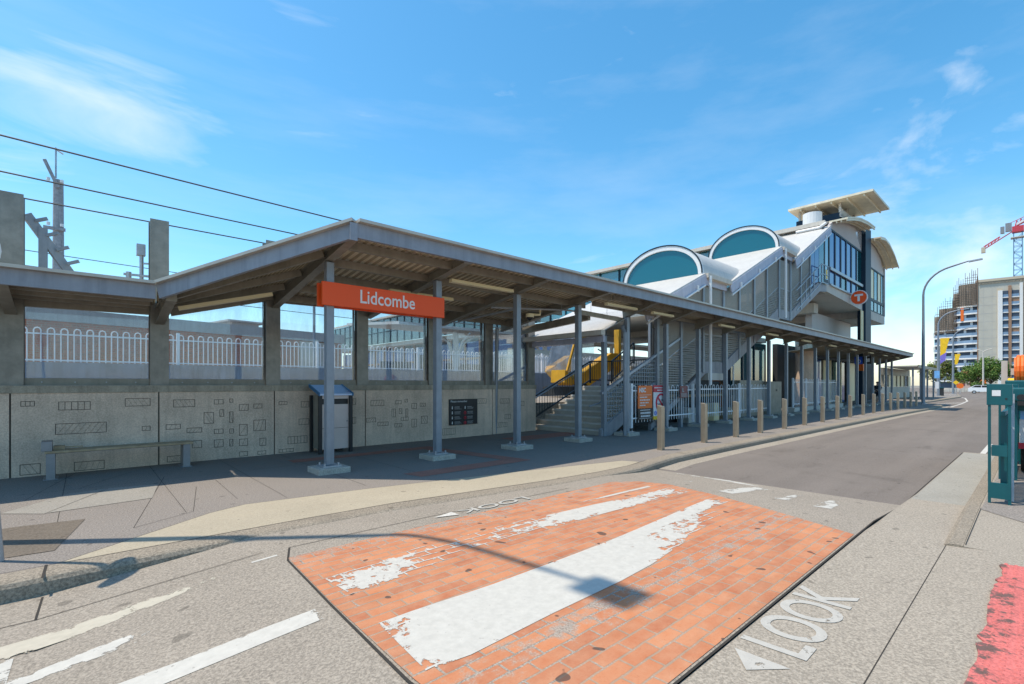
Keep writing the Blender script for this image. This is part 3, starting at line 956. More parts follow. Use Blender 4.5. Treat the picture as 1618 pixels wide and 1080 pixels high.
fascia_prof((3.35, FY, FZ), (53, FY, FZ))
fascia_prof((53.03, FY + .02, FZ), (58.3, 10.9, FZ - .45))
# purlins
for y in (7.95, 8.85, 9.75, 10.65, 11.5):
    m = MB(); m.bar((3.42, y, rz(y) - .03), (10.88, y, rz(y) - .03), .06, .15); m.build('purlin', 'steel', can)
for y in (7.9, 8.6):
    m = MB(); m.bar((10.92, y, rz(y) - .03), (52.5, y, rz(y) - .03), .06, .13); m.build('purlin', 'steel', can)
for f in (.25, .5, .72, .9):
    ya, yb = LY + (12 - LY) * f, FY + (12 - FY) * f
    za, zb = LZ - .05 + (3.13 - LZ + .05) * f - .03, rz(yb) - .03
    m = MB(); m.bar((1.12 + .1 * f, ya, za), (3.25, yb, zb), .06, .13); m.build('purlin', 'steel', can)
    m = MB(); m.bar((-5, ya, za), (1.02, ya, za), .06, .13); m.build('purlin', 'steel', can)
# rafters and posts
BAY = 2.277
PX = [3.34 + BAY * k for k in range(22)]
def rafter(x, ya, za, yb, zb, da, db, wd=.15):
    mm = MB()
    d = Vector((0, yb - ya, zb - za)).normalized()
    # I section: flanges and web
    mm.bar((x, ya, za), (x, yb, zb), wd, .016)
    mm.bar((x, ya, za - .017), (x, yb, zb - .017), .03, da - .034, h2=db - .034)
    mm.bar((x, ya, za - da + .016), (x, yb, zb - db + .016), wd, .016)
    mm.box(x - wd / 2 - .005, ya - .02, za - da - .01, x + wd / 2 + .005, ya - .001, za + .01)
    return mm.build('rafter', 'steel', can)
for k, x in enumerate(PX):
    if k < 4:
        rafter(x, FY + .07, rz(FY) - .03, 11.72, rz(11.72) - .03, .17, .30)
    else:
        rafter(x, FY + .07, rz(FY) - .03, 8.66, rz(8.66) - .03, .16, .36)
    zt = rz(8.5) - .03 - (.22 if k < 4 else .345)
    m = MB(); m.box(x - .0675, 8.4325, .13, x + .0675, 8.5675, zt)
    p = m.build('post', 'post', can, bevel=.006)
    m = MB(); m.box(x - .16, 8.34, .10, x + .16, 8.66, .125)
    for sx in (-.12, .12):
        for sy in (-.12, .12):
            m.cyl(x + sx, 8.5 + sy, .126, .17, .018, 6)
    m.build('base_plate', 'galv', p)
    m = MB(); m.prism([(x - .28, 8.22), (x + .28, 8.22), (x + .28, 8.78), (x - .28, 8.78)], -.05, .10)
    m.build('footing', 'footing', p, bevel=.015)
    m = MB(); m.box(x - .09, FY + .036, FZ - .25, x + .09, FY + .05, FZ - .02)
    m.build('fascia_bracket', 'fascia', can)
# hip rafter end bracket at the kink, and rafters of the low part
for x in (-2.85, -.79, 1.23):
    rafter(x, LY + .06, LZ - .08, 11.72, 3.04, .15, .34)
m = MB(); m.box(3.22, FY - .06, FZ - .30, 3.34, FY - .036, FZ - .02); m.build('fascia_bracket', 'fascia', can)
# columns along the wall carry glass screens
for x in CX:
    m = MB()
    w2 = .15
    m.box(x - w2, 11.60, 1.531, x + w2, 11.618, 4.77 if x < 4 else head(x) + .3)
    m.box(x - w2, 11.872, 1.531, x + w2, 11.89, 4.77 if x < 4 else head(x) + .3)
    m.box(x - .01, 11.619, 1.531, x + .01, 11.871, 4.77 if x < 4 else head(x) + .3)
    c = m.build('wall_column', 'column', can)
for a, b in zip(CX, CX[1:]):
    xa, xb = a + .155, b - .155
    m = MB(); m.box(xa, 11.64, 1.532, xb, 11.76, 1.66); m.build('sill_beam', 'steel', can)
    m = MB(); m.bar((xa, 11.70, head(a if a != 1.23 else 1.23) + .18), (xb, 11.70, head(b) + .18), .10, .18); m.build('head_beam', 'steel', can)
    m = MB(); m.hexa([(xa + .02, 11.695, 1.665), (xb - .02, 11.695, 1.665), (xb - .02, 11.707, 1.665), (xa + .02, 11.707, 1.665),
                      (xa + .02, 11.695, head(a) - .005), (xb - .02, 11.695, head(b) - .005), (xb - .02, 11.707, head(b) - .005), (xa + .02, 11.707, head(a) - .005)])
    m.build('glass_panel', 'glass', can)
    m = MB()
    for k in range(4):
        xx = xa + (xb - xa) * (k + .5) / 4
        m.cyl(xx, 11.63, 1.58, 1.60, .012, 6)
    m.build('bolt', 'galv', can)
# fluorescent battens
def batten(xa, xb, y, z):
    mm = MB(); mm.prism_x([(y - .06, z), (y + .06, z), (y + .045, z + .07), (y - .045, z + .07)], xa, xb)
    mm.build('light_batten', 'cream', can)
batten(5.85, 7.6, 8.35, 3.70); batten(5.05, 6.7, 9.5, 3.55); batten(10.75, 12.2, 8.0, 3.72)
for k in range(4, 21, 2):
    batten(PX[k] + .55, PX[k] + 1.75, 7.95, 3.70)
m = MB(); m.rod((1.45, 10.95, 2.98), (3.0, 10.6, 3.40), .11, .07); m.build('light_batten', 'cream', can)
# conduit and cable tray hanging under the wide roof, gutter beam at the opening over the stairs
m = MB()
m.tube([(8.0, 9.6, 3.55), (10.1, 8.9, 3.62), (12.3, 8.7, 3.60)], .025, 6)
m.tube([(8.1, 11.2, 3.35), (8.6, 9.2, 3.55)], .03, 6)
for p in ((9.0, 9.3), (10.0, 8.95), (11.1, 8.8), (11.8, 8.75)):
    m.tube([(p[0], p[1], 3.58), (p[0], p[1], rz(p[1]))], .006, 5)
m.build('conduit', 'galv', can)
m = MB(); m.bar((10.2, 8.62, 3.62), (12.38, 8.62, 3.58), .08, .12); m.build('edge_beam', 'steel', can)
m = MB(); m.bar((10.95, 8.75, 3.62), (11.05, 11.9, 3.42), .10, .22); m.build('edge_beam', 'steel', can)
m = MB(); m.tube([(12.16, 8.36, .02), (12.16, 8.36, 3.1), (12.16, 8.45, 3.25), (12.25, 8.5, 3.3)], .055, 10); m.build('downpipe', 'post', can)
m = MB(); m.tube([(9.75, 11.5, .0), (9.75, 11.42, 3.3)], .055, 8); m.build('downpipe', 'post', can)

# far stretch of canopy beyond the station building
fc = thing('platform_canopy', 'far dark canopy with a row of lit window bays above a low stone wall', 'canopy', (69, 11.5, 0))
m = MB(); m.bar((62, 9.6, 3.45), (77, 9.9, 3.45), 2.6, .12); m.build('roof_sheet', 'roofg', fc)
m = MB(); m.bar((62, 8.2, 3.5), (77, 8.5, 3.5), .08, .28); m.build('fascia', 'steel', fc)
m = MB(); m.box(62, 11.0, 2.55, 77, 11.3, 3.3); m.build('head_beam', 'steel', fc)
for k in range(7):
    x = 62.4 + k * 2.28
    m = MB(); m.box(x - .1, 11.0, 1.3, x + .1, 11.25, 2.55); m.build('wall_column', 'steel', fc)
    m = MB(); m.box(x + .12, 11.1, 1.3, x + 2.16, 11.13, 2.54); m.build('glass_panel', 'cream' if k % 5 else 'glass', fc)
    if k % 2 == 0:
        m = MB(); m.box(x - .07, 8.6, 0, x + .07, 8.75, 3.2); m.build('post', 'post', fc)
m = MB(); m.box(60, 11.0, -.1, 77, 11.4, 1.29); m.build('wall', 'concp', fc)

# ------------------------------------------------------------------ things under and on the canopy
t = thing('station_sign', 'long orange name board with white lettering fixed across two canopy posts', 'sign', (4.45, 8.4, 2.93))
m = MB(); m.box(3.17, 8.36, 2.935, 5.70, 8.425, 3.345); m.build('board', 'orange', t, bevel=.006)
m = MB(); m.box(3.17, 8.575, 2.935, 5.70, 8.63, 3.345); m.build('rear_board', 'orange', t, bevel=.006)
text_mesh('lettering', "Lidcombe", .345, 'white', t, (4.42, 8.357, 3.04), (1, 0, 0), (0, 0, 1), .004, 'CENTER', .85, bold=.003)

t = thing('notice_board', 'black notice panel with rows of white icons on the concrete wall beside the stairs', 'notice board', (8.46, 11.43, .37))
m = MB(); m.box(7.95, 11.415, .37, 8.97, 11.447, 1.12); m.build('panel', 'black', t)
text_mesh('heading', "Please remember", .085, 'white', t, (7.99, 11.413, 1.03), (1, 0, 0), (0, 0, 1), .002)
for i, xx in enumerate((8.0, 8.46)):
    for j in range(4):
        zz = .88 - j * .145
        m = MB()
        if i and j: m.tube([(xx + .05 + .045 * math.cos(a * math.pi / 8), 11.412, zz - .02 + .045 * math.sin(a * math.pi / 8)) for a in range(17)], .006, 4, False)
        m.box(xx + .035, 11.411, zz - .045, xx + .065, 11.4145, zz + .01)
        m.cyl(xx + .05, 11.413, zz + .012, zz + .035, .012, 6)
        m.build('icon', 'red' if i and j else 'white', t)
        m = MB()
        m.box(xx + .13, 11.412, zz + .01, xx + .13 + rg.uniform(.14, .22), 11.4145, zz + .022)
        for q in range(3):
            m.box(xx + .13, 11.412, zz - .012 - q * .02, xx + .13 + rg.uniform(.16, .26), 11.4145, zz - .006 - q * .02)
        m.build('small_print', 'cornice', t)

t = thing('bench', 'long low timber slat bench on grey metal legs against the concrete wall', 'bench', (.65, 10.95, 0))
for k in range(3):
    m = MB(); m.box(-.36, 10.79 + k * .125, .425, 1.66, 10.90 + k * .125, .465); m.build('seat_slat', 'timber', t, bevel=.006)
for x in (-.29, 1.56):
    m = MB(); m.box(x - .055, 10.80, 0, x + .055, 11.14, .424); m.box(x - .09, 10.78, -.0, x + .09, 11.16, .012); m.build('leg', 'alu', t, bevel=.004)
m = MB(); m.box(-.36, 11.18, .38, 1.66, 11.215, .423); m.build('rail', 'alu', t)
m = MB(); m.box(-.40, 10.80, .466, -.27, 11.14, .62); m.build('arm_rest', 'alu', t, bevel=.004)
m = MB(); m.box(-.26, 10.95, .467, -.12, 11.10, .53); m.tube([(-.12, 11.0, .50), (.1, 11.0, .50), (.1, 11.0, .467)], .01, 6); m.build('seat_divider', 'timber', t)

t = thing('litter_bin', 'tall steel litter bin enclosure with sloping blue edged lid by the wall', 'bin', (4.36, 11.0, 0))
m = MB(); m.box(4.06, 10.76, .09, 4.68, 11.24, 1.10); m.build('body', 'stainless', t)
m = MB(); m.box(4.042, 10.78, .09, 4.056, 11.22, 1.31); m.build('side_panel', 'steel', t)
m = MB(); m.box(4.062, 10.752, .56, 4.678, 10.759, .568); m.build('panel_seam', 'groove', t)
m = MB(); m.cyl(4.64, 10.752, .70, .72, .01, 8); m.build('lock', 'black', t)
for x in (4.02, 4.72):
    for y in (10.74, 11.26):
        m = MB(); m.box(x - .035, y - .035, 0, x + .035, y + .035, 1.30); m.build('corner_post', 'black', t)
m = MB(); m.box(4.06, 10.80, 1.101, 4.68, 11.20, 1.225); m.build('opening', 'black', t)
m = MB(); m.prism_x([(10.70, 1.30), (11.30, 1.50), (11.30, 1.54), (10.70, 1.34)], 4.0, 4.74); m.build('lid', 'lid', t)
m = MB(); m.box(4.058, 10.755, 1.226, 4.682, 10.775, 1.299); m.build('lid_front', 'stainless', t)
for x in (3.975, 4.741):
    m = MB(); m.prism_x([(10.68, 1.29), (11.32, 1.49), (11.32, 1.56), (10.68, 1.36)], x, x + .024); m.build('lid_edge', 'lidblue', t)

t = thing('security_camera', 'small white dome security camera under the canopy roof near the stairs', 'camera', (9.3, 9.5, 3.5))
m = MB(); m.tube([(9.55, 9.35, 3.62), (9.55, 9.35, 3.48), (9.3, 9.5, 3.48)], .035, 8); m.build('arm', 'cream', t)
m = MB(); m.cyl(9.3, 9.5, 3.40, 3.50, .11, 16); m.build('housing', 'cream', t)
m = MB(); m.tube([(9.3, 9.5, 3.40), (9.3, 9.5, 3.36), (9.3, 9.5, 3.31)], [.095, .08, .02], 14); m.build('dome', 'black', t)

# ------------------------------------------------------------------ bollards
BX = [10.26, 12.43, 14.42, 16.25, 18.41, 20.54, 22.78, 24.92, 27.04, 29.5, 31.8, 33.95, 36.07, 38.26, 40.5, 42.71, 44.9]
ORD = ['nearest', 'second', 'third', 'fourth', 'fifth', 'sixth', 'seventh', 'eighth', 'ninth', 'tenth', 'eleventh', 'twelfth', 'thirteenth', 'fourteenth', 'fifteenth', 'sixteenth', 'last']
m = MB()
m.hexa([(-.065, -.065, 0), (.065, -.065, 0), (.065, .065, 0), (-.065, .065, 0), (-.065, -.065, 1.03), (.065, -.065, 1.03), (.065, .065, 1.06), (-.065, .065, 1.06)])
bol = m.build('bollard', 'bollard', None, loc=(0, 0, 0), bevel=.008)
bol['category'] = 'bollard'; bol['group'] = 'square bollards along the kerb'
for i, x in enumerate(BX):
    o = bol if i == 0 else bol.copy()
    if i: COL.objects.link(o)
    o.location = (x, 6.05, 0)
    o.rotation_euler = (0, 0, R_(random.uniform(-3, 3)))
    o['label'] = 'square brown steel bollard on the kerb, ' + (ORD[i] + ' of the row from the crossing' if i < 16 else 'last of the row beside the tall street lamp')

# ------------------------------------------------------------------ hoop-top fences
def hoop_fence(name, label, xa, xb, y, z0, z1, posts, mat='fence_white', pitch=.20, r=.011, ya=None, yb=None, drop=.14, group='white hoop-top fences', postw=.09):
    """bars bent over in pairs at the top, two rails, square posts; may run slantwise from (xa, ya) to (xb, yb)"""
    ya = y if ya is None else ya
    yb = y if yb is None else yb
    t = thing(name, label, 'fence', ((xa + xb) / 2, (ya + yb) / 2, z0), group)
    Lh = math.hypot(xb - xa, yb - ya)
    ux, uy = (xb - xa) / Lh, (yb - ya) / Lh
    P = lambda s, z: (xa + ux * s, ya + uy * s, z)
    m = MB()
    for z in (z1 - .17, z0 + drop):
        m.rod(P(0, z), P(Lh, z), .03, .04)
    m.build('rails', mat, t)
    m = MB()
    n = int(Lh / pitch)
    for i in range(n):
        s = (i + .5) * pitch
        h = pitch * .26
        pts = [P(s - h, z0), P(s - h, z1 - h), P(s - h * .7, z1 - h * .3), P(s, z1), P(s + h * .7, z1 - h * .3), P(s + h, z1 - h), P(s + h, z0)]
        m.tube(pts, r, 5)
    m.build('hoop_bars', mat, t)
    for s in posts:
        m = MB()
        q = P(s, 0)
        m.cbox((q[0], q[1]), postw, postw, z0 - drop - .02, z1 + .06)
        m.build('fence_post', mat, t, bevel=.006)
    return t
hoop_fence('hoop_fence', 'white hoop-top fence with posters, in front of the stairs', 12.95, 16.95, 8.68, .33, 1.52, [0, 4.0], pitch=.34, r=.012)
hoop_fence('hoop_fence', 'white hoop-top fence standing under the footbridge beside the grey cabinets', 17.1, 24.4, 8.68, .30, 1.54, [3.9, 7.2], pitch=.34, r=.012)
hoop_fence('hoop_fence', 'short white fence raised on a low concrete plinth by the round column', 29.6, 38.6, 9.3, .35, 1.85, [0, 2.2, 4.4, 6.6, 8.95], pitch=.34, r=.012, drop=.1)
m = MB(); m.box(29.2, 9.1, -.05, 38.9, 9.6, .26); o = m.build('fence_plinth', 'concp', None, loc=(34, 9.35, 0)); o['label'] = 'low pale concrete plinth under the far white fence'; o['category'] = 'plinth'
# platform upstand and fences seen through the glass
t = MB(); t.box(-12, 18.8, .9, 34, 19.1, 2.18)
o = t.build('platform_wall', 'concb', None, loc=(10, 19, .9)); o['label'] = 'stained blue grey concrete upstand under the white fence, behind the glass'; o['category'] = 'wall'
hoop_fence('hoop_fence', 'white hoop-top fence on the concrete upstand behind the wind screens', -11, 25, 19.0, 2.19, 3.16, [4.5 * k for k in range(9)], pitch=.28, r=.017, drop=.05)
hoop_fence('hoop_fence', 'taller white fence behind the first, seen through glass by the stairs', 16.2, 33, 20.2, 2.0, 3.35, [0, 4.6, 9.2, 13.8], pitch=.26, r=.013, drop=.05)

# posters on the near fence
t = thing('poster_board', 'orange over black warning board cable tied to the white fence', 'sign', (13.640, 8.6180, .41), 'boards on the white fence')
m = MB(); m.box(13.230, 8.6000, .78, 14.050, 8.6200, 1.51); m.build('orange_sheet', 'orange2', t)
m = MB(); m.box(13.230, 8.6000, .42, 14.050, 8.6200, .775); m.build('black_sheet', 'black', t)
text_mesh('lettering', "NSC", .20, 'white', t, (13.280, 8.5970, 1.30), (1, 0, 0), (0, 0, 1), .002, bold=.008)
m = MB()
m.box(13.300, 8.5950, 1.205, 13.980, 8.5985, 1.215)
for zz, ln in ((1.12, .42), (1.03, .58), (.94, .50), (.86, .32)):
    x = 13.320
    while x < 13.320 + ln:
        l = rg.uniform(.03, .11); m.box(x, 8.5950, zz, min(x + l, 13.320 + ln), 8.5985, zz + .035); x += l + .02
for zz, h, x0, x1 in ((.71, .025, 13.350, 13.920), (.60, .06, 13.360, 13.940), (.50, .055, 13.380, 13.920), (.45, .012, 13.300, 13.980)):
    x = x0
    while x < x1:
        l = rg.uniform(.03, .08); m.box(x, 8.5950, zz, min(x + l, x1), 8.5985, zz + h); x += l + .015
m.build('print_lines', 'white', t)
t = thing('prohibition_sign', 'white board with red prohibition circle and red heading on the white fence', 'sign', (14.550, 8.6180, .38), 'boards on the white fence')
m = MB(); m.box(14.130, 8.6000, .50, 14.980, 8.6200, 1.29); m.build('white_sheet', 'white', t)
m = MB(); m.box(14.130, 8.5980, 1.291, 14.980, 8.6200, 1.52); m.build('red_heading', 'red', t)
m = MB(); m.box(14.130, 8.5980, .385, 14.980, 8.6200, .499); m.build('yellow_footer', 'yellow', t)
cxx, czz = 14.580, .93
m = MB(); m.tube([(cxx + .29 * math.cos(a * math.pi / 16), 8.5910, czz + .29 * math.sin(a * math.pi / 16)) for a in range(33)], .032, 6, False)
m.rod((cxx - .2, 8.5910, czz + .2), (cxx + .2, 8.5910, czz - .2), .01, .06); m.build('prohibition_ring', 'red', t)
text_mesh('lettering', "NO", .12, 'black', t, (14.600, 8.5960, .98), (1, 0, 0), (0, 0, 1), .002)
text_mesh('lettering', "DUMPING", .105, 'black', t, (14.340, 8.5960, .85), (1, 0, 0), (0, 0, 1), .002)
m = MB()
for zz, x0, x1 in ((1.42, 14.180, 14.930), (1.335, 14.350, 14.800)):
    x = x0
    while x < x1:
        l = rg.uniform(.03, .08); m.box(x, 8.5930, zz, min(x + l, x1), 8.5965, zz + .04); x += l + .015
m.build('print_lines', 'white', t)
m = MB(); m.tube([(14.250, 8.5990, .60), (14.250, 8.5910, .60)], .075, 16); m.build('round_logo', 'blue', t)
text_mesh('logo_letter', "f", .15, 'white', t, (14.245, 8.5890, .545), (1, 0, 0), (0, 0, 1), .002, 'CENTER', bold=.004)
t = thing('maroon_sign', 'small maroon notice with a white pictogram on the white fence', 'sign', (16.100, 8.6180, 1.1))
m = MB(); m.box(15.880, 8.6000, 1.08, 16.400, 8.6200, 1.50); m.build('plate', 'maroon', t)
m = MB()
for q in range(4): m.box(15.930, 8.5950, 1.11 + q * .035, 16.350, 8.5985, 1.125 + q * .035)
m.cyl(16.020, 8.5960, 1.30, 1.42, .03, 8); m.box(16.020, 8.5950, 1.28, 16.150, 8.5985, 1.31); m.build('pictogram', 'cornice', t)

# ------------------------------------------------------------------ covered footbridge stairs
YN, YF = 8.82, 12.2
st = thing('footbridge_stairs', 'covered grey and white stairway with barrel vaulted skylights climbing to the station concourse', 'stairs', (19, 10.5, 0))
def steps(x0, z0, n, rise, run, name='flight'):
    mm = MB()
    pts = [(x0, z0)]
    for i in range(n):
        pts += [(x0 + i * run, z0 + (i + 1) * rise), (x0 + (i + 1) * run, z0 + (i + 1) * rise)]
    pts += [(x0 + n * run, z0 + n * rise - .25), (x0 + .25, z0 - .05 if z0 > .5 else z0 - .02)]
    mm.prism_y(pts, YN + .1, YF - .25)
    f = mm.build(name, 'step', st)
    nn = MB()
    for i in range(n):
        xx, zz = x0 + i * run, z0 + (i + 1) * rise
        nn.box(xx - .012, YN + .14, zz - .045, xx + .05, YF - .3, zz + .006)
    nn.build('step_nosing', 'nosing', f)
    return x0 + n * run, z0 + n * rise
xe, ze = steps(11.75, 0, 9, .166, .35)
m = MB(); m.box(xe, YN + .1, ze - .25, 16.3, YF - .25, ze); m.build('landing', 'step', st)
xe, ze = steps(16.3, ze, 5, .166, .31)
m = MB(); m.box(xe, YN + .1, ze - .3, 19.9, YF - .25, ze); m.build('landing', 'step', st)
xe, ze = steps(19.9, ze, 17, .170, .353)
m = MB(); m.box(xe, YN + .1, ze - .3, 27.7, YF - .25, ze); m.build('landing', 'step', st)
xe, ze = steps(27.7, ze, 13, .170, .345)
m = MB(); m.box(xe, YN + .1, ze - .3, 34.2, YF - .25, ze); m.build('landing', 'step', st)
# stringers on the street side
for pts in ([(11.6, 0), (11.6, .20), (14.6, 1.62), (14.6, 1.24), (12.1, .0)],
            [(14.3, .0), (14.3, .22), (17.9, 2.05), (18.0, 2.45), (19.9, 2.45), (19.9, 2.0), (18.2, 1.98)],
            [(19.905, 2.0), (19.905, 2.45), (25.9, 5.33), (27.7, 5.33), (27.7, 4.86), (26.2, 4.86)],
            [(27.705, 4.86), (27.705, 5.33), (32.2, 7.52), (33.9, 7.52), (33.9, 7.2), (32.6, 7.05)]):
    m = MB(); m.prism_y(pts, YN - .02, YN + .09); m.build('stringer', 'stringer', st)
m = MB(); m.box(18.3, YN - .08, 1.72, 20.0, YN + 1.5, 2.0); m.build('landing_beam', 'concp', st)
# side columns
def eave(x):
    if x < 17.84: return 3.12 + (x - 11.5) * .4243
    if x < 19.9: return 5.72
    if x < 25.9: return 5.70 + (x - 19.9) * .45
    if x < 27.7: return 8.12
    return 8.08 + (x - 27.7) * .493
def foot(x):
    for (xa, za), (xb, zb) in zip([(11.6, .22), (14.3, .22), (17.9, 2.05), (17.95, 2.45), (19.9, 2.45), (25.9, 5.33), (27.7, 5.33), (32.2, 7.52), (36, 7.52)],
                                  [(14.3, .22), (17.9, 2.05), (17.95, 2.45), (19.9, 2.45), (25.9, 5.33), (27.7, 5.33), (32.2, 7.52), (36, 7.52), (40, 7.52)]):
        if x <= xb:
            return za + (zb - za) * (x - xa) / (xb - xa)
SX = [11.75, 14.7, 16.29, 18.0, 19.75, 21.3, 22.9, 24.4, 26.0, 27.6, 29.2, 30.8]
for i, x in enumerate(SX):
    zb = 0 if x < 18 else foot(x) - .45
    m = MB(); m.box(x - .07, YN - .06, zb, x + .07, YN + .06, eave(x) - .12 if i else 3.0); m.build('side_column', 'post', st)
    if x > 11 and i != 0:
        m = MB(); m.box(x - .07, YF - .06, 0 if x < 20 else foot(x) - .3, x + .07, YF + .06, eave(x) - .12); m.build('side_column', 'post', st)
m = MB(); m.box(11.68, YF - .06, 0, 11.82, YF + .06, 3.0); m.build('side_column', 'post', st)
for i, (a, b) in enumerate(zip(SX[1:], SX[2:])):
    ya = YN
    mid = lambda x: max(foot(x) + 1.05, 2.15 + (x - 14.7) * .42 if x < 17.9 else 0)
    m = MB(); m.hexa([(a + .075, ya - .008, foot(a) + .02), (b - .075, ya - .008, foot(b) + .02), (b - .075, ya + .008, foot(b) + .02), (a + .075, ya + .008, foot(a) + .02),
                      (a + .075, ya - .008, mid(a)), (b - .075, ya - .008, mid(b)), (b - .075, ya + .008, mid(b)), (a + .075, ya + .008, mid(a))])
    m.build('louvre_panel', 'louvre', st)
    m = MB(); m.hexa([(a + .075, ya - .008, mid(a) + .03), (b - .075, ya - .008, mid(b) + .03), (b - .075, ya + .008, mid(b) + .03), (a + .075, ya + .008, mid(a) + .03),
                      (a + .075, ya - .008, eave(a + .01) - .3), (b - .075, ya - .008, eave(b - .01) - .3), (b - .075, ya + .008, eave(b - .01) - .3), (a + .075, ya + .008, eave(a + .01) - .3)])
    m.build('mesh_panel', 'screen', st)
    m = MB(); m.rod((a + .075, ya, mid(a) + .015), (b - .075, ya, mid(b) + .015), .03); m.build('mid_rail', 'rail', st)
# the open lower flight: woven wire under a sloping top rail, and the dark railings opposite
def railz(x): return 1.34 + (x - 11.75) * .42
m = MB(); m.hexa([(11.82, YN - .006, .32), (14.63, YN - .006, 1.52), (14.63, YN + .006, 1.52), (11.82, YN + .006, .32),
                  (11.82, YN - .006, railz(11.82) - .05), (14.63, YN - .006, railz(14.63) - .05), (14.63, YN + .006, railz(14.63) - .05), (11.82, YN + .006, railz(11.82) - .05)])
m.build('mesh_panel', 'wire_mesh', st)
m = MB(); m.rod((11.6, YN, railz(11.6)), (16.3, YN, railz(16.3)), .09, .08); m.build('top_rail', 'rail', st)
m = MB(); m.tube([(11.3, YN + .2, .9), (11.75, YN + .2, .98), (14.95, YN + .2, 2.44)], .022, 8); m.build('handrail', 'rail', st)
yb = YF - .35
bl = [(11.4, .95, .1), (14.9, 2.45, 1.6), (16.3, 2.5, 1.6), (17.9, 3.35, 2.45)]
for (xa, ta, ba), (xb, tb, bb) in zip(bl, bl[1:]):
    m = MB()
    m.rod((xa, yb, ta), (xb, yb, tb), .05, .05)
    m.rod((xa, yb, ba + .12), (xb, yb, bb + .12), .04, .05)
    n = int((xb - xa) / .13)
    for k in range(1, n):
        f = k / n
        m.tube([(xa + (xb - xa) * f, yb, ba + (bb - ba) * f + .14), (xa + (xb - xa) * f, yb, ta + (tb - ta) * f)], .01, 5)
    m.box(xb - .03, yb - .03, bb, xb + .03, yb + .03, tb)
    m.build('balustrade', 'darkrail', st)
m = MB(); m.tube([(11.0, yb - .1, .92), (11.4, yb - .1, .92), (14.9, yb - .1, 2.42)], .022, 8); m.build('handrail', 'rail', st)
m = MB(); m.rod((16.25, YN + .2, 2.5), (16.25, yb, 2.5), .05)
n = 26
for k in range(n + 1):
    y = YN + .2 + (yb - YN - .2) * k / n
    m.tube([(16.25, y, 1.6), (16.25, y, 2.48)], .01, 5)
m.build('landing_balustrade', 'darkrail', st)
m = MB(); m.box(14.6, 10.2, 0, 22.5, 10.4, 1.7); m.build('understair_shade', 'dark', st)  # dark block added to paint in the shade beneath the stairs
# slanting roofs, with eave beams and gutters
def slab(a, b, name, mat, th=.09, y0=YN - .20, y1=YF + .25):
    mm = MB(); mm.prism_y([(a[0], a[1]), (b[0], b[1]), (b[0], b[1] - th), (a[0], a[1] - th)], y0, y1)
    return mm.build(name, mat, st)
m = MB(); m.corr((11.35, YN - .3, 3.10), (11.36, YF + .3, 3.10), (13.6, YF + .3, 4.03), (13.6, YN - .3, 4.03), pitch=.12, amp=.02); m.build('roof_sheet', 'white_roof', st)
slab((13.6, 4.01), (17.84, 5.81), 'roof_sheet', 'white_roof')
m = MB(); m.box(11.15, YN - .35, 2.98, 11.34, YF + .35, 3.12); m.build('gutter', 'concp', st)
m = MB(); m.box(11.45, YN - .2, 2.80, 11.55, YF + .2, 2.975); m.build('eave_beam', 'lilac', st)
slab((19.9, 5.72), (25.9, 8.40), 'roof_sheet', 'white_roof')
slab((27.7, 8.10), (34.2, 11.28), 'roof_sheet', 'white_roof')
for (a, b) in (((13.6, 3.94), (17.80, 5.73)), ((19.95, 5.66), (25.86, 8.31)), ((27.75, 8.02), (34.0, 11.10))):
    m = MB(); m.bar((a[0], YN - .21, a[1]), (b[0], YN - .21, b[1]), .05, .36); m.build('eave_beam', 'lilac', st)
    m = MB()
    m.tube([(a[0] + .1, YN - .26, a[1] - .42), (b[0] - .1, YN - .26, b[1] - .42)], .035, 6)
    n = 3
    for k in range(n):
        f = (k + .5) / n
        xx, zz = a[0] + (b[0] - a[0]) * f, a[1] + (b[1] - a[1]) * f
        m.box(xx - .05, YN - .29, zz - .44, xx + .05, YN - .237, zz - .22)
    m.build('drain_pipe', 'white', st)
for xa, xb, z in ((17.86, 19.95, 5.80), (25.92, 27.75, 8.36)):
    m = MB(); m.box(xa, YN - .30, z - .17, xb, YN - .02, z); m.build('gutter', 'concp', st)
    m = MB(); m.box(xa + .02, YN - .10, z - .40, xb - .05, YN - .06, z - .171); m.build('eave_beam', 'lilac', st)
    m = MB(); m.tube([(xa + .12, YN - .32, z - .1), (xa + .12, YN - .32, foot(xa) - .5)], .06, 8); m.build('downpipe', 'white', st)
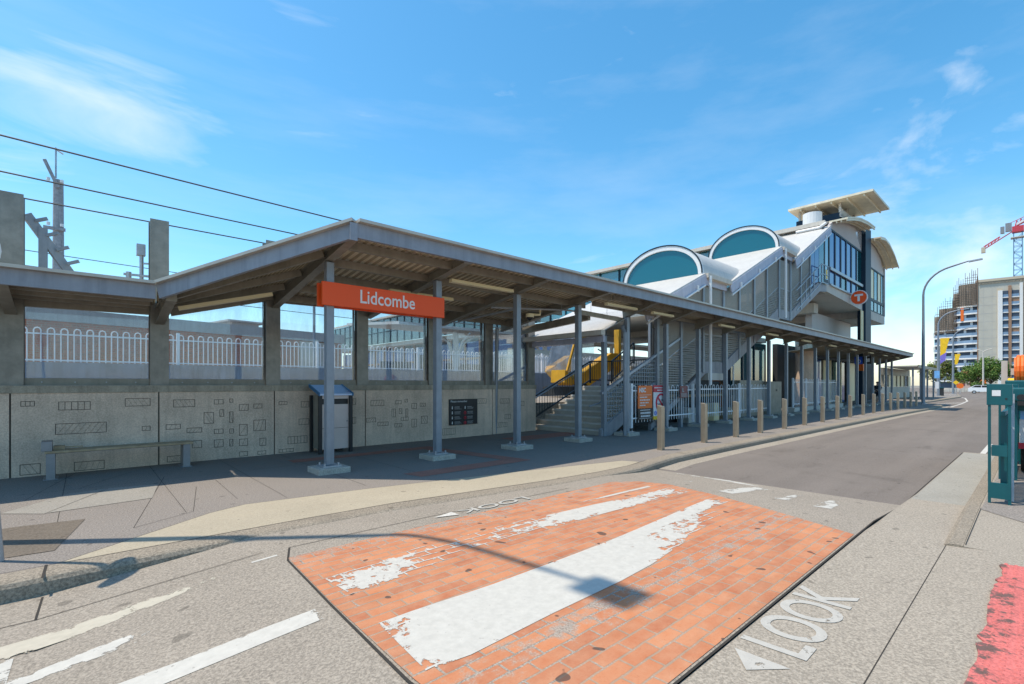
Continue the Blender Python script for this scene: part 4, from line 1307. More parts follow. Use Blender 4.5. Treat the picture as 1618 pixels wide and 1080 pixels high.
# barrel vaults with glazed half-moon ends
def vault(x0, zb, slope_x, slope_z, slope):
    cy, hw, rise = (YN - .2 + YF + .25) / 2, (YF - YN + .45) / 2 - .12, 1.37
    n = 36
    A = [(cy - hw * math.cos(math.pi * k / n), zb + rise * math.sin(math.pi * k / n) ** .92) for k in range(n + 1)]
    mm = MB()
    xe_ = lambda z: slope_x + max(0, z - slope_z) / slope + .15
    for (ya, za), (yb_, zb_) in zip(A, A[1:]):
        mm.quad((x0, ya, za), (x0, yb_, zb_), (max(xe_(zb_), x0 + 1.8), yb_, zb_), (max(xe_(za), x0 + 1.8), ya, za))
        mm.quad((x0, ya, za - .07), (x0, yb_, zb_ - .07), (max(xe_(zb_), x0 + 1.8), yb_, zb_ - .07), (max(xe_(za), x0 + 1.8), ya, za - .07))
    v = mm.build('vault', 'white_roof', st, smooth=True)
    mm = MB()
    for xa, w in ((x0 - .16, .16),):
        inn = [(cy - (hw - .16) * math.cos(math.pi * k / n), zb + (rise - .16) * math.sin(math.pi * k / n) ** .92) for k in range(n + 1)]
        for k in range(n):
            (ya, za), (yb_, zb_) = A[k], A[k + 1]
            (yc, zc), (yd, zd) = inn[k], inn[k + 1]
            mm.hexa([(xa, ya, za), (xa + w, ya, za), (xa + w, yb_, zb_), (xa, yb_, zb_), (xa, yc, zc), (xa + w, yc, zc), (xa + w, yd, zd), (xa, yd, zd)])
    mm.build('arch_frame', 'white', v)
    mm = MB(); mm.prism_x([(a[0], a[1]) for a in inn], x0 - .09, x0 - .06); mm.build('arch_window', 'archglass', v)
    mm = MB()
    for k in range(n):
        (ya, za), (yb_, zb_) = A[k], A[k + 1]
        mm.rod((x0 - .165, ya, za + .03), (x0 - .165, yb_, zb_ + .03), .03, .05)
    mm.build('dark_flashing', 'frame', v)
vault(17.95, 5.80, 19.9, 5.72, .4466)
vault(26.0, 8.38, 27.7, 8.10, .489)

# ------------------------------------------------------------------ station building over the tracks
b = thing('station_building', 'tall station concourse with blue glazed corner, grey cladding and curved roofs', 'building', (42, 14, 0))
YB = 8.85
# soffit slab and body
m = MB(); m.prism_y([(33.9, 7.22), (42.9, 6.95), (42.9, 7.70), (33.9, 7.70)], YB - .05, 14); m.build('floor_slab', 'concp', b)
m = MB(); m.box(37.5, 10.6, 4.25, 47.5, 11.0, 6.55); m.build('lower_wall', 'cladding', b)
m = MB(); m.box(36.5, 10.2, 6.35, 37.4, 14, 7.0); m.build('support_beam', 'concp', b)
m = MB(); m.box(34.6, 14.05, 7.2, 58, 85, 7.7); m.build('floor_slab', 'concp', b)
# corner and side glazing continuing the stair wall
m = MB(); m.box(33.5, YB - .02, 7.72, 34.45, YB + .10, 11.0); m.build('corner_frame', 'frame', b)
m = MB(); m.box(33.7, YB - .035, 7.95, 34.25, YB - .021, 10.6); m.build('corner_glass', 'winglass', b)
m = MB(); m.box(33.85, YB - .05, 8.0, 34.1, YB - .036, 8.55); m.build('yellow_box', 'yellow', b)
for xa, xb in ((30.9, 31.7), (31.75, 32.5), (32.55, 33.45)):
    m = MB(); m.hexa([(xa, YB - .02, foot(xa) + .1), (xb, YB - .02, foot(xb) + .1), (xb, YB + .02, foot(xb) + .1), (xa, YB + .02, foot(xa) + .1),
                      (xa, YB - .02, eave(xa) - .45), (xb, YB - .02, eave(xb) - .45), (xb, YB + .02, eave(xb) - .45), (xa, YB + .02, eave(xa) - .45)])
    m.build('side_glass', 'bluefilm' if xa < 32.5 else 'tealglass', b)
m = MB()
for d in (1.1, .55, .05):
    m.rod((27.8, YN - .25, 5.35 + d), (32.1, YN - .25, 7.45 + d), .04)
    m.rod((32.1, YN - .25, 7.45 + d), (33.4, YN - .25, 7.5 + d), .04)
for x in (29.3, 30.7, 32.1, 33.4):
    m.rod((x, YN - .25, foot(x)), (x, YN - .25, foot(x) + 1.1), .05)
m.build('side_railing', 'rail', b)
# front windows in two bands
m = MB()
for z0, z1 in ((7.71, 7.80), (8.62, 8.82), (11.14, 11.26)):
    m.box(34.46, YB - .06, z0, 42.6, YB + .06, z1)
m.build('window_rail', 'frame', b)
m = MB(); m.box(34.5, YB - .14, 8.63, 42.5, YB - .065, 8.81); m.box(34.5, YB - .16, 7.66, 42.5, YB - .065, 7.76); m.build('sill_strip', 'galv', b)
WXs = [34.5, 35.8, 37.1, 38.4, 39.7, 41.1, 42.6]
for a, c in zip(WXs, WXs[1:]):
    for z0, z1 in ((7.81, 8.61), (8.83, 11.13)):
        m = MB(); m.box(a + .09, YB - .01, z0, c - .09, YB + .01, z1)
        dark = (a == 41.1) or (a == 37.1 and z0 < 8)
        m.build('window', 'tealglass' if dark else 'bluefilm', b)
    m = MB(); m.box(a - .10, YB - .05, 7.81, a + .10, YB + .05, 11.13); m.build('mullion', 'frame', b)
# interior back wall and ceiling so the glass has a room behind it
m = MB(); m.box(34.7, 13.0, 7.71, 50, 13.2, 11.1); m.build('inner_wall', 'cladding', b)
RC = [(33.9, 11.42), (35.2, 11.85), (36.6, 12.2), (38.4, 12.55), (40.4, 12.78), (42.55, 12.88)]
def curved(pts, th, y0, y1, name, mat):
    mm = MB(); mm.prism_y(pts + [(p[0], p[1] - th) for p in pts[::-1]], y0, y1)
    return mm.build(name, mat, b)
m = MB(); m.prism_y([(34.5, 11.27), (42.55, 11.27)] + [(p[0], p[1] - .1) for p in RC[::-1] if 34.5 < p[0] < 42.55], YB - .02, YB + .15)
m.build('gable_cladding', 'corrclad' if 'corrclad' in M else 'cladding', b)
m = MB()
for k in range(26):
    z = 11.35 + k * .075
    xs = [x for x, zz in RC]
    x0 = 34.55
    for (xa, za), (xb, zb) in zip(RC, RC[1:]):
        if za - .15 <= z <= zb - .15:
            x0 = max(34.55, xa + (xb - xa) * (z + .15 - za) / (zb - za))
    if z < RC[-1][1] - .2: m.box(x0, YB - .035, z, 42.5, YB - .021, z + .03)
m.build('cladding_rib', 'cladding', b)
curved(RC, .10, YB + .16, 86, 'main_roof', 'roofg')
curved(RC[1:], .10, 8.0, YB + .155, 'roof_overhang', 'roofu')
m = MB()
for y in (8.05, 8.35, 8.6):
    for (xa, za), (xb, zb) in zip(RC[1:], RC[2:]):
        m.bar((xa, y, za - .105), (xb, y, zb - .105), .06, .12)
m.build('overhang_purlin', 'roofu', b)
m = MB(); m.box(33.75, YB, 11.30, 33.95, 86, 11.55); m.build('eave_gutter', 'concp', b)
m = MB(); m.tube([(33.7, 10.4, 11.15), (33.7, 9.1, 11.15), (33.7, 8.75, 11.35)], .09, 8); m.build('white_pipe', 'white', b)
m = MB(); m.box(34.2, 13.05, 7.72, 34.4, 85, 11.3); m.build('end_wall', 'tealglass', b)
m = MB(); m.box(36.0, 30, 2.6, 36.2, 85, 6.8); m.build('lower_glazing', 'bluefilm', b)
m = MB()
for y in range(30, 85, 3): m.box(35.8, y, 1.0, 35.99, y + .3, 7.2)
m.box(35.75, 30, 4.6, 35.79, 85, 4.85)
m.build('lower_mullion', 'apt_brown', b)
m = MB()
for y in range(14, 85, 2): m.box(34.1, y, 7.72, 34.19, y + .12, 11.3)
m.box(34.05, 13.05, 9.3, 34.095, 85, 9.42)
m.build('end_mullion', 'frame', b)
m = MB(); m.box(34.1, 12.3, 7.3, 34.45, 13.0, 11.3); m.build('end_pier', 'cladding', b)
# navy pier and second wing
m = MB(); m.box(42.65, 8.6, 3.6, 44.3, 9.1, 13.1); m.build('navy_pier', 'navy', b)
m = MB(); m.box(42.0, 8.72, 3.9, 42.64, 8.78, 6.9); m.build('pale_strip', 'cream', b)
Y2 = 8.95
R2 = [(44.35, 12.55), (45.8, 12.75), (47.4, 12.65), (49.2, 12.2), (51.0, 11.45)]
m = MB(); m.prism_y([(44.35, 10.7), (50.6, 10.7)] + [(p[0], p[1] - .1) for p in R2[::-1] if p[0] < 50.7], Y2 - .02, Y2 + .2); m.build('gable_cladding', 'cladding', b)
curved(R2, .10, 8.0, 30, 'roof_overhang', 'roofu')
m = MB()
for y in (8.0, 8.4, 8.8):
    for (xa, za), (xb, zb) in zip(R2, R2[1:]):
        m.bar((xa, y, za - .105), (xb, y, zb - .105), .06, .12)
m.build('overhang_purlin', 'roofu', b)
m = MB(); m.box(44.35, Y2 - .06, 6.6, 50.6, 30, 7.25); m.build('floor_slab', 'concp', b)
m = MB()
for z0, z1 in ((7.26, 7.36), (8.1, 8.3), (10.58, 10.69)): m.box(44.35, Y2 - .05, z0, 50.6, Y2 + .05, z1)
m.build('window_rail', 'frame', b)
for k in range(5):
    xa = 44.5 + k * 1.22
    for z0, z1 in ((7.37, 8.09), (8.31, 10.57)):
        m = MB(); m.box(xa + .06, Y2 - .01, z0, xa + 1.16, Y2 + .01, z1); m.build('window', 'cream' if k in (0, 1, 3) and z0 > 8 else 'tealglass', b)
    m = MB(); m.box(xa - .05, Y2 - .04, 7.37, xa + .05, Y2 + .04, 10.57); m.build('mullion', 'frame', b)
m = MB(); m.box(50.45, Y2 - .1, 7.26, 50.6, 30, 11.4); m.build('end_wall', 'cladding', b)
# lift tower with a flat floating roof
m = MB(); m.box(37.6, 9.0, 12.3, 41.3, 11.6, 13.0); m.build('tower_wall', 'navy', b)
for k in range(7):
    m = MB(); m.hexa([(37.55, 8.9, 12.66 + k * .09), (41.35, 8.9, 12.66 + k * .09), (41.35, 9.0, 12.72 + k * .09), (37.55, 9.0, 12.72 + k * .09),
                      (37.55, 8.9, 12.70 + k * .09), (41.35, 8.9, 12.70 + k * .09), (41.35, 9.0, 12.76 + k * .09), (37.55, 9.0, 12.76 + k * .09)])
    m.build('louvre', 'white', b)
for x in (37.7, 39.4, 41.2):
    for y in (9.0, 11.4):
        m = MB(); m.box(x - .07, y - .07, 12.9, x + .07, y + .07, 13.62); m.build('roof_prop', 'roofg', b)
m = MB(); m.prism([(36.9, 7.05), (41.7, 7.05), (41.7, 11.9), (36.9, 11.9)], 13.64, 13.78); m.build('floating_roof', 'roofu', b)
m = MB()
for y in (7.5, 8.4, 9.3, 10.2, 11.1): m.box(37.0, y, 13.50, 41.6, y + .08, 13.635)
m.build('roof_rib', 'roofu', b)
m = MB(); m.cyl(36.2, 10.2, 12.1, 12.85, .55, 20); m.build('roof_vent', 'white', b)
# round T sign on the front
t = thing('round_sign', 'round orange disc sign with white letter T on the station building corner', 'sign', (39.200, 8.3, 7.5), None)
m = MB(); m.tube([(39.185, 8.28, 7.42), (39.260, 8.28, 7.42)], .50, 28); m.build('rim', 'white', t)
m = MB(); m.tube([(39.155, 8.28, 7.42), (39.179, 8.28, 7.42)], .44, 28); m.build('disc', 'orange', t)
m = MB(); m.box(39.130, 8.28 - .24, 7.52, 39.154, 8.28 + .24, 7.64); m.box(39.130, 8.28 - .065, 7.16, 39.154, 8.28 + .065, 7.519); m.build('letter', 'white', t)
m = MB(); m.rod((39.220, 8.75, 7.42), (39.220, 8.84, 7.42), .08); m.build('bracket', 'galv', t)

# shopfronts and columns at street level beneath the concourse
s = thing('ground_floor', 'dark glazed station shopfronts and entrance beneath the concourse, behind the canopy posts', 'shopfront', (36, 11, 0))
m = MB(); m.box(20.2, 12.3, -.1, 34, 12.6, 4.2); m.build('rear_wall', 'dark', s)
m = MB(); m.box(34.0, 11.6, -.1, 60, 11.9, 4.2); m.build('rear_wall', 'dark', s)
m = MB(); m.box(22.9, 9.9, 3.75, 27.4, 12.2, 4.0); m.build('kiosk_roof', 'steel', s)
for k in range(3):
    m = MB(); m.box(23.0 + k * 1.45, 9.95, 1.4, 24.37 + k * 1.45, 9.98, 3.7); m.build('kiosk_glass', 'tealglass', s)
    m = MB(); m.box(22.92 + k * 1.45, 9.9, .3, 22.99 + k * 1.45, 10.0, 3.74); m.build('kiosk_mullion', 'navy', s)
m = MB(); m.box(24.0, 10.9, .4, 25.0, 11.3, 3.3); m.build('orange_display', 'orange2', s)
m = MB(); m.box(23.2, 9.85, 1.5, 23.28, 9.9, 3.6); m.build('light_strip', 'white', s)
m = MB(); m.cyl(35.9, 10.6, -.1, 4.2, .52, 28); c = m.build('round_column', 'conc', s, smooth=False)
m = MB(); m.cyl(35.9, 10.6, 4.201, 5.2, .525, 28); m.build('column_head', 'concp', s)
for k, x in enumerate((38.2, 40.2, 42.4, 44.8, 47.2, 50.0, 52.6)):
    m = MB(); m.box(x, 11.2, .1, x + (1.6 if k % 2 else 1.0), 11.25, 3.4); m.build('shop_window', ('tealglass', 'bluefilm', 'cream')[k % 3], s)
m = MB(); m.box(38, 11.0, 3.45, 54, 11.3, 4.0); m.build('sign_band', 'navy', s)
for x in (43.1, 46.0):
    m = MB(); m.box(x, 10.9, 0, x + .15, 11.1, 3.4); m.build('pale_door_post', 'cream', s)
t = thing('utility_cabinet', 'grey green metal cabinet behind the white fence under the footbridge', 'cabinet', (26, 10, 0))
m = MB(); m.box(23.3, 9.6, 0, 26.2, 9.85, 1.75); m.build('body', 'steel', t)
m = MB(); m.box(26.25, 9.35, 0, 28.0, 9.85, 1.70); m.build('door', 'steel', t)
m = MB(); m.box(27.2, 9.33, 1.2, 27.35, 9.349, 1.3); m.build('handle', 'black', t)
t = thing('timber_crates', 'pale boxes and planks stacked behind the white fence under the stairs', 'crates', (20.5, 10.5, 0))
for x, y, w_, h in ((18.2, 9.5, .6, .6), (19.2, 9.6, .9, .4), (20.2, 9.4, .5, .75), (21.4, 9.5, 1.0, .5)):
    m = MB(); m.box(x, y, 0, x + w_, y + .5, h); m.build('box', random.choice(['concp', 'timber', 'cream']), t)
m = MB(); m.box(17.6, 10.0, 1.02, 22.4, 10.15, 1.12); m.build('plank', 'timber', t)
t = thing('hanging_sign', 'blue wheelchair access sign hanging under the canopy by the station entrance', 'sign', (43, 9, 3.2))
m = MB(); m.box(42.97, 8.85, 3.05, 43.03, 9.35, 3.6); m.build('blue_panel', 'blue', t)
m = MB(); m.box(42.97, 8.30, 3.05, 43.03, 8.845, 3.6); m.build('dark_panel', 'black', t)
m = MB(); m.tube([(42.96, 9.1 + .12 * math.cos(a * .4), 3.25 + .12 * math.sin(a * .4)) for a in range(13)], .02, 5); m.rod((42.96, 9.12, 3.3), (42.96, 9.12, 3.5), .03); m.rod((42.96, 9.12, 3.36), (42.96, 9.0, 3.36), .03)
m.box(42.955, 8.42, 3.2, 42.969, 8.72, 3.45); m.build('pictogram', 'white', t)
for y in (8.5, 9.2):
    m = MB(); m.tube([(43, y, 3.6), (43, y, rz(y) - .05 if y < 9 else 3.9)], .015, 5); m.build('hanger', 'galv', t)
t = thing('advert_pillar', 'slim orange topped advertising pillar at the station entrance', 'pillar', (45.4, 9.5, 0))
m = MB(); m.box(45.2, 9.3, 0, 45.6, 9.6, 2.6); m.build('column', 'navy', t)
m = MB(); m.box(45.19, 9.28, 2.61, 45.61, 9.62, 3.5); m.build('orange_head', 'orange2', t)

# ------------------------------------------------------------------ person leaning by a post
p = thing('person', 'person in dark shirt and shorts leaning with folded arms under the canopy', 'person', (48.35, 8.95, 0))
def skin(name, mat, verts, edges, radii, parent, sub=1):
    me = bpy.data.meshes.new(name)
    off = Vector(parent.get('_b', (0, 0, 0))) if not parent.parent else Vector((0, 0, 0))
    me.from_pydata([Vector(v) for v in verts], edges, [])
    o = bpy.data.objects.new(name, me)
    COL.objects.link(o)
    o.parent = parent
    bpy.context.view_layer.objects.active = o
    md = o.modifiers.new('skin', 'SKIN')
    md.use_smooth_shade = True
    for i, r in enumerate(radii):
        me.skin_vertices[0].data[i].radius = (r, r) if not isinstance(r, tuple) else r
    me.skin_vertices[0].data[0].use_root = True
    ss = o.modifiers.new('sub', 'SUBSURF')
    ss.levels = ss.render_levels = sub
    me.materials.append(M[mat])
    return o
# local frame: faces -x (towards the camera side), y across
V = [(0, 0, .92), (0, 0, 1.12), (-.02, 0, 1.36), (-.03, 0, 1.48), (-.05, 0, 1.56), (-.05, 0, 1.68),
     (0, .19, 1.40), (-.03, .25, 1.16), (-.26, .08, 1.12), (-.30, -.04, 1.14),
     (0, -.19, 1.40), (-.03, -.25, 1.16), (-.24, -.08, 1.08), (-.28, .05, 1.10),
     (0, .10, .90), (-.06, .11, .50), (.02, .11, .09), (-.12, .12, .04),
     (0, -.10, .90), (-.12, -.08, .50), (-.10, .02, .10), (-.24, .02, .05)]
Ed = [(0, 1), (1, 2), (2, 3), (3, 4), (4, 5), (2, 6), (6, 7), (7, 8), (8, 9), (2, 10), (10, 11), (11, 12), (12, 13), (0, 14), (14, 15), (15, 16), (16, 17), (0, 18), (18, 19), (19, 20), (20, 21)]
Rd = [.13, .14, .15, .07, .08, .095, .07, .05, .04, .035, .07, .05, .04, .035, .095, .065, .045, .04, .095, .065, .045, .04]
skin('body', 'skin', V, Ed, Rd, p)
skin('shirt', 'cloth', [(0, 0, .90), (0, 0, 1.12), (-.02, 0, 1.37), (-.03, 0, 1.46), (0, .19, 1.41), (-.02, .245, 1.20), (0, -.19, 1.41), (-.02, -.245, 1.20)],
     [(0, 1), (1, 2), (2, 3), (2, 4), (4, 5), (2, 6), (6, 7)], [.16, .165, .175, .085, .09, .07, .09, .07], p)
skin('shorts', 'cloth', [(0, 0, .93), (0, .10, .86), (-.06, .11, .50), (0, -.10, .86), (-.115, -.08, .50)], [(0, 1), (1, 2), (0, 3), (3, 4)], [.15, .12, .09, .12, .09], p)
m = MB(); m.tube([(-.04, 0, 1.66), (-.045, 0, 1.74), (-.05, 0, 1.78)], [.105, .095, .04], 12)
bmesh.ops.translate(m.bm, verts=m.bm.verts[:], vec=Vector(p['_b'])); m.build('hair', 'hair', p, smooth=True)
for x, y in ((-.06, .12), (-.18, .02)):
    m = MB(); m.hexa([(x - .14, y - .045, 0), (x + .12, y - .045, 0), (x + .12, y + .045, 0), (x - .14, y + .045, 0), (x - .13, y - .035, .05), (x + .11, y - .04, .10), (x + .11, y + .04, .10), (x - .13, y + .035, .05)])
    bmesh.ops.translate(m.bm, verts=m.bm.verts[:], vec=Vector(p['_b'])); m.build('shoe', 'shoe', p)

# ------------------------------------------------------------------ beyond the wall: rail side
t = thing('brick_building', 'long red brick railway building with pale rendered parapet behind the white fence', 'building', (4, 26, .9))
ang = math.atan2(1.8, 8.7)
def bldg(x, y): return (11.6 + (x * math.cos(ang) - y * math.sin(ang)), 27.7 + (x * math.sin(ang) + y * math.cos(ang)))
m = MB(); m.prism([bldg(-40, 0), bldg(0, 0), bldg(0, 8), bldg(-40, 8)], .9, 3.95); m.build('wall', 'brickwall', t)
m = MB(); m.prism([bldg(-40, -.12), bldg(.15, -.12), bldg(.15, 8), bldg(-40, 8)], 3.951, 4.45); m.build('parapet', 'cornice', t)
m = MB(); m.prism([bldg(-2.6, -.06), bldg(-.6, -.06), bldg(-.6, -.01), bldg(-2.6, -.01)], .9, 3.9); m.build('pale_pier', 'concp', t)
for x in (-5.2, -12.5):
    m = MB(); m.prism([bldg(x, 2), bldg(x + 1.4, 2), bldg(x + 1.4, 4), bldg(x, 4)], 4.451, 4.85); m.prism([bldg(x - .3, 1.7), bldg(x + 1.7, 1.7), bldg(x + 1.7, 4.3), bldg(x - .3, 4.3)], 4.851, 4.93)
    m.build('roof_unit', 'cornice', t)
t = thing('platform_shelter', 'pale platform awning carried on white branching columns, seen through the glass', 'shelter', (22, 24, .9))
m = MB(); m.prism_x([(22.5, 4.7), (29, 5.2), (29, 5.35), (22.5, 4.85)], 12.5, 60); m.build('roof', 'white_roof', t)
for x in (17.2, 25.0, 33.0):
    c = MB(); c.cyl(x, 24, .9, 5.0, .16, 12)
    col = c.build('column', 'white', t)
    for dx, dy in ((1.4, 0), (-1.4, 0), (0, 1.4), (0, -1.4)):
        c = MB(); c.tube([(x + dx * .12, 24 + dy * .12, 2.6), (x + dx * .18, 24 + dy * .18, 3.4), (x + dx * .45, 24 + dy * .45, 4.1), (x + dx, 24 + dy, 4.55)], .06, 8)
        c.build('branch', 'white', col)
m = MB(); m.box(13, 27, .9, 60, 28, 2.2); m.build('platform_edge', 'concp', t)
m = MB()
for k in range(14):
    m.box(14 + k * 2.4, 27.5, 2.2, 16.2 + k * 2.4, 27.6, 3.0 + .5 * (k % 3 == 1))
m.build('screen', 'apt_dark', t)
# yellow rail excavator standing behind the stairs
t = thing('excavator', 'yellow rail excavator with glazed cab and raised boom behind the stairs', 'excavator', (19, 16, .9))
m = MB(); m.prism_y([(17.3, 1.65), (17.35, 2.25), (17.6, 2.05), (17.9, 1.75), (17.9, 1.5)], 15.3, 16.2); m.build('nose', 'machine', t)
m = MB(); m.prism_y([(17.55, 2.2), (18.2, 3.85), (19.6, 3.85), (19.6, 1.8), (18.1, 1.8)], 15.35, 16.85); m.build('cab_glass', 'glass', t)
m = MB(); m.rod((17.52, 15.34, 2.2), (18.2, 15.34, 3.88), .09); m.rod((18.2, 15.34, 3.88), (19.6, 15.34, 3.88), .08); m.build('cab_frame', 'machine', t)
m = MB(); m.prism_y([(18.2, 1.55), (18.2, 1.95), (20.9, 3.2), (21.5, 3.2), (21.5, 2.6), (20.9, 2.3), (19.0, 1.45)], 15.2, 15.7); m.build('boom', 'machine', t)
m = MB(); m.box(21.6, 15.25, 1.2, 21.82, 15.55, 4.5); m.build('stick', 'machine', t)
m = MB(); m.box(18.0, 15.4, 1.0, 24.0, 17.4, 1.44); m.build('undercarriage', 'dark', t)
for x in (18.6, 20.4, 22.6):
    m = MB(); m.tube([(x, 15.15, 1.25), (x, 15.38, 1.25)], .35, 16); m.build('wheel', 'tyre', t)
m = MB(); m.box(13, 20.9, .9, 44, 21.3, 3.7)
o = m.build('rail_shed', 'apt_panel', None, loc=(28, 21, .9)); o['label'] = 'plain pale grey rail shed wall behind the yellow excavator'; o['category'] = 'shed'
o.location.x += 6
# poles and overhead wires
PXX, PYY = -.68, 37.1
t = thing('wooden_pole', 'weathered grey wooden pole with crossarms and a small mast on top', 'pole', (PXX, PYY, .9))
m = MB(); m.tube([(PXX, PYY, .9), (PXX, PYY, 13.0)], [.30, .22], 14); m.build('pole', 'woodpole', t)
m = MB(); m.tube([(PXX - .1, PYY, 13.1), (PXX - .1, PYY, 14.8)], .045, 6); m.tube([(PXX - .1, PYY, 14.7), (PXX + .2, PYY - .1, 14.5)], .04, 6); m.build('mast', 'galv', t)
m = MB(); m.rod((PXX - .55, PYY - .3, 13.9), (PXX, PYY - .3, 12.5), .15); m.rod((PXX - .6, PYY - .3, 10.2), (PXX + .3, PYY - .3, 10.2), .16); m.build('crossarm', 'woodpole', t)
m = MB()
for z in (10.5, 12.95):
    for x in (-.4, .15): m.cyl(PXX + x, PYY - .34, z - .15, z, .08, 8)
m.build('insulator', 'white', t)
for i, (x, h, y) in enumerate(((7.1, 6.2, 19.6), (12.6, 6.2, 19.8))):
    t = thing('light_pole', 'thin grey pole behind the glass, ' + ('near the orange name board' if i else 'left of the orange name board post'), 'pole', (x, y, .9), 'thin poles on the platform')
    m = MB(); m.tube([(x, y, .9), (x, y, h)], .055, 8); m.build('shaft', 'post', t)
    m = MB(); m.tube([(x, y, h), (x, y, h + .1), (x + .7, y - .3, h + .22)], .04, 6); m.build('lamp_arm', 'post', t)
def wire(pts, r, lab):
    m = MB(); m.tube(pts, r, 5)
    o = m.build('overhead_wire', 'wire', None, loc=pts[0])
    o['label'] = lab; o['category'] = 'wire'; o['group'] = 'overhead wires above the railway'
def sagged(a, b, s, n=14):
    a, b = Vector(a), Vector(b)
    return [tuple(a.lerp(b, k / n) - Vector((0, 0, s * 4 * (k / n) * (1 - k / n)))) for k in range(n + 1)]
wire(sagged((-25, 16, 7.9), (40, 16, 7.0), .35), .022, 'topmost thick overhead wire crossing the sky above the canopy')
wire(sagged((-25, 16.2, 6.95), (40, 16.2, 6.3), .25), .020, 'second overhead wire, crossing the head of the wooden pole')
wire(sagged((-25, 17.6, 6.6), (40, 18, 6.5), .2), .020, 'third overhead wire, crossing the middle of the wooden pole')
wire(sagged((-25, 21, 5.5), (40, 22, 5.3), .2), .018, 'lowest overhead wire above the canopy, behind the two flat steel uprights')
for i, (z, y) in enumerate(((6.6, 26.5), (6.0, 26.5), (5.6, 24), (5.1, 24))):
    wire(sagged((-10, y - 2, z), (60, y + 5, z), .15), .016, ('upper', 'second', 'third', 'lowest')[i] + ' thin catenary wire seen through the glass screens')
m = MB()
m.rod((-.63, 12.05, 4.55), (.12, 12.15, 3.3), .13, .13); m.rod((-.42, 12.05, 3.25), (-.42, 12.05, 4.35), .12); m.rod((-.79, 11.90, 3.5), (-.42, 12.05, 3.5), .08); m.rod((-.79, 11.9, 4.4), (-.6, 12.05, 4.5), .08)
for k in range(5): m.rod((-.52 + k * .14, 12.0, 4.45 - k * .23), (-.36 + k * .14, 11.97, 4.52 - k * .23), .05)
o = m.build('catenary_bracket', 'post', None, loc=(-.4, 12, 3.25)); o['label'] = 'pale steel bracing fixed to the leftmost flat upright above the canopy'; o['category'] = 'bracket'
m = MB(); m.cyl(.98, 12.0, 3.2, 4.2, .035, 8); m.cyl(.78, 12.0, 3.2, 3.75, .045, 8); m.cbox((.97, 12.0), .14, .13, 4.1, 4.32); m.rod((.70, 12.0, 3.70), (1.2, 11.95, 3.70), .04); m.rod((.98, 12.0, 3.95), (1.2, 11.9, 3.95), .03)
o = m.build('signal_fitting', 'galv', None, loc=(1, 12, 3.2)); o['label'] = 'slim signal pipes and junction box beside the second flat upright'; o['category'] = 'fitting'

# ------------------------------------------------------------------ street lamps
def street_lamp(x, y, h, arm, label, r=.14, toward=(0, -1)):
    t = thing('street_lamp', label, 'street lamp', (x, y, 0), 'curved arm street lamps')
    d = Vector((toward[0], toward[1], 0)).normalized()
    pts, rs = [(x, y, 0), (x, y, 2.0)], [r, r * .95]
    rad = arm * .78
    hw_ = .26 if r > .12 else .34
    pts.append((x, y, h - rad)); rs.append(r * .62)
    for k in range(1, 9):
        a = k / 8 * R_(78)
        q = Vector((x, y, h - rad)) + d * rad * (1 - math.cos(a)) + Vector((0, 0, rad * math.sin(a)))
        pts.append(tuple(q)); rs.append(r * .55)
    e = Vector(pts[-1]) + d * max(.2, arm - rad * .79) + Vector((0, 0, .25))
    pts.append(tuple(e)); rs.append(r * .4)
    m = MB(); m.tube(pts, rs, 12); m.build('pole', 'post', t, smooth=False)
    m = MB(); m.bar(tuple(e), tuple(e + d * (.75 if r > .12 else .5) + Vector((0, 0, .06))), hw_, .10); m.build('lamp_head', 'galv', t)
    m = MB(); m.cyl(x, y, 0, .05, r * 1.9, 14); m.build('base', 'galv', t)
    return t
street_lamp(49.6, 6.26, 10.6, 2.6, 'tall grey street lamp at the end of the bollard row, arm over the road', .125)
l2 = street_lamp(86.8, 9.4, 11.3, 2.3, 'second street lamp down the road, carrying a yellow and purple banner', .16)
l3 = street_lamp(106.5, 9.7, 10.5, 2.0, 'farther street lamp with a small yellow banner on the traffic island', .16)
street_lamp(112, 12.0, 9.0, 2.0, 'farthest street lamp in front of the balconies', .14)
street_lamp(-1.02, 7.2, 12.2, 1.7, 'street lamp on the near footpath beside the bench', .085, toward=(0.02, -1))
for lp, x, y, z0, z1, w_ in ((l2, 86.8, 9.4, 5.3, 7.8, .95), (l3, 106.5, 9.7, 4.8, 6.5, .7)):
    m = MB(); m.hexa([(x, y - .2 - w_ * .45, z0), (x + .02, y - .2 - w_ * .45, z0), (x + .02, y - .2, z0), (x, y - .2, z0), (x, y - .2 - w_, z1), (x + .02, y - .2 - w_, z1), (x + .02, y - .2, z1), (x, y - .2, z1)])
    m.build('banner', 'yellow', lp)
    m = MB(); m.hexa([(x - .03, y - .2 - w_ * .55, z0 - .5), (x - .01, y - .2 - w_ * .55, z0 - .5), (x - .01, y - .2, z0 - 1.0), (x - .03, y - .2, z0 - 1.0), (x - .03, y - .2 - w_ * .7, z0 + .6), (x - .01, y - .2 - w_ * .7, z0 + .6), (x - .01, y - .2, z0 + .1), (x - .03, y - .2, z0 + .1)])
    if lp is l2: m.build('banner_foot', pm('banner_purple', (.20, .16, .55), .6), lp)
    else: m.bm.free()
t = thing('sign_post', 'thin leaning steel post with a round disc sign by the kerb', 'sign post', (-.47, 6.14, 0))
m = MB(); m.tube([(-.485, 6.14, 0), (-.66, 6.06, 2.95)], .028, 10); m.build('post', 'galv', t)
m = MB(); m.tube([(-.625, 6.03, 2.72), (-.61, 6.015, 2.72)], .19, 20); m.build('disc', 'white', t)

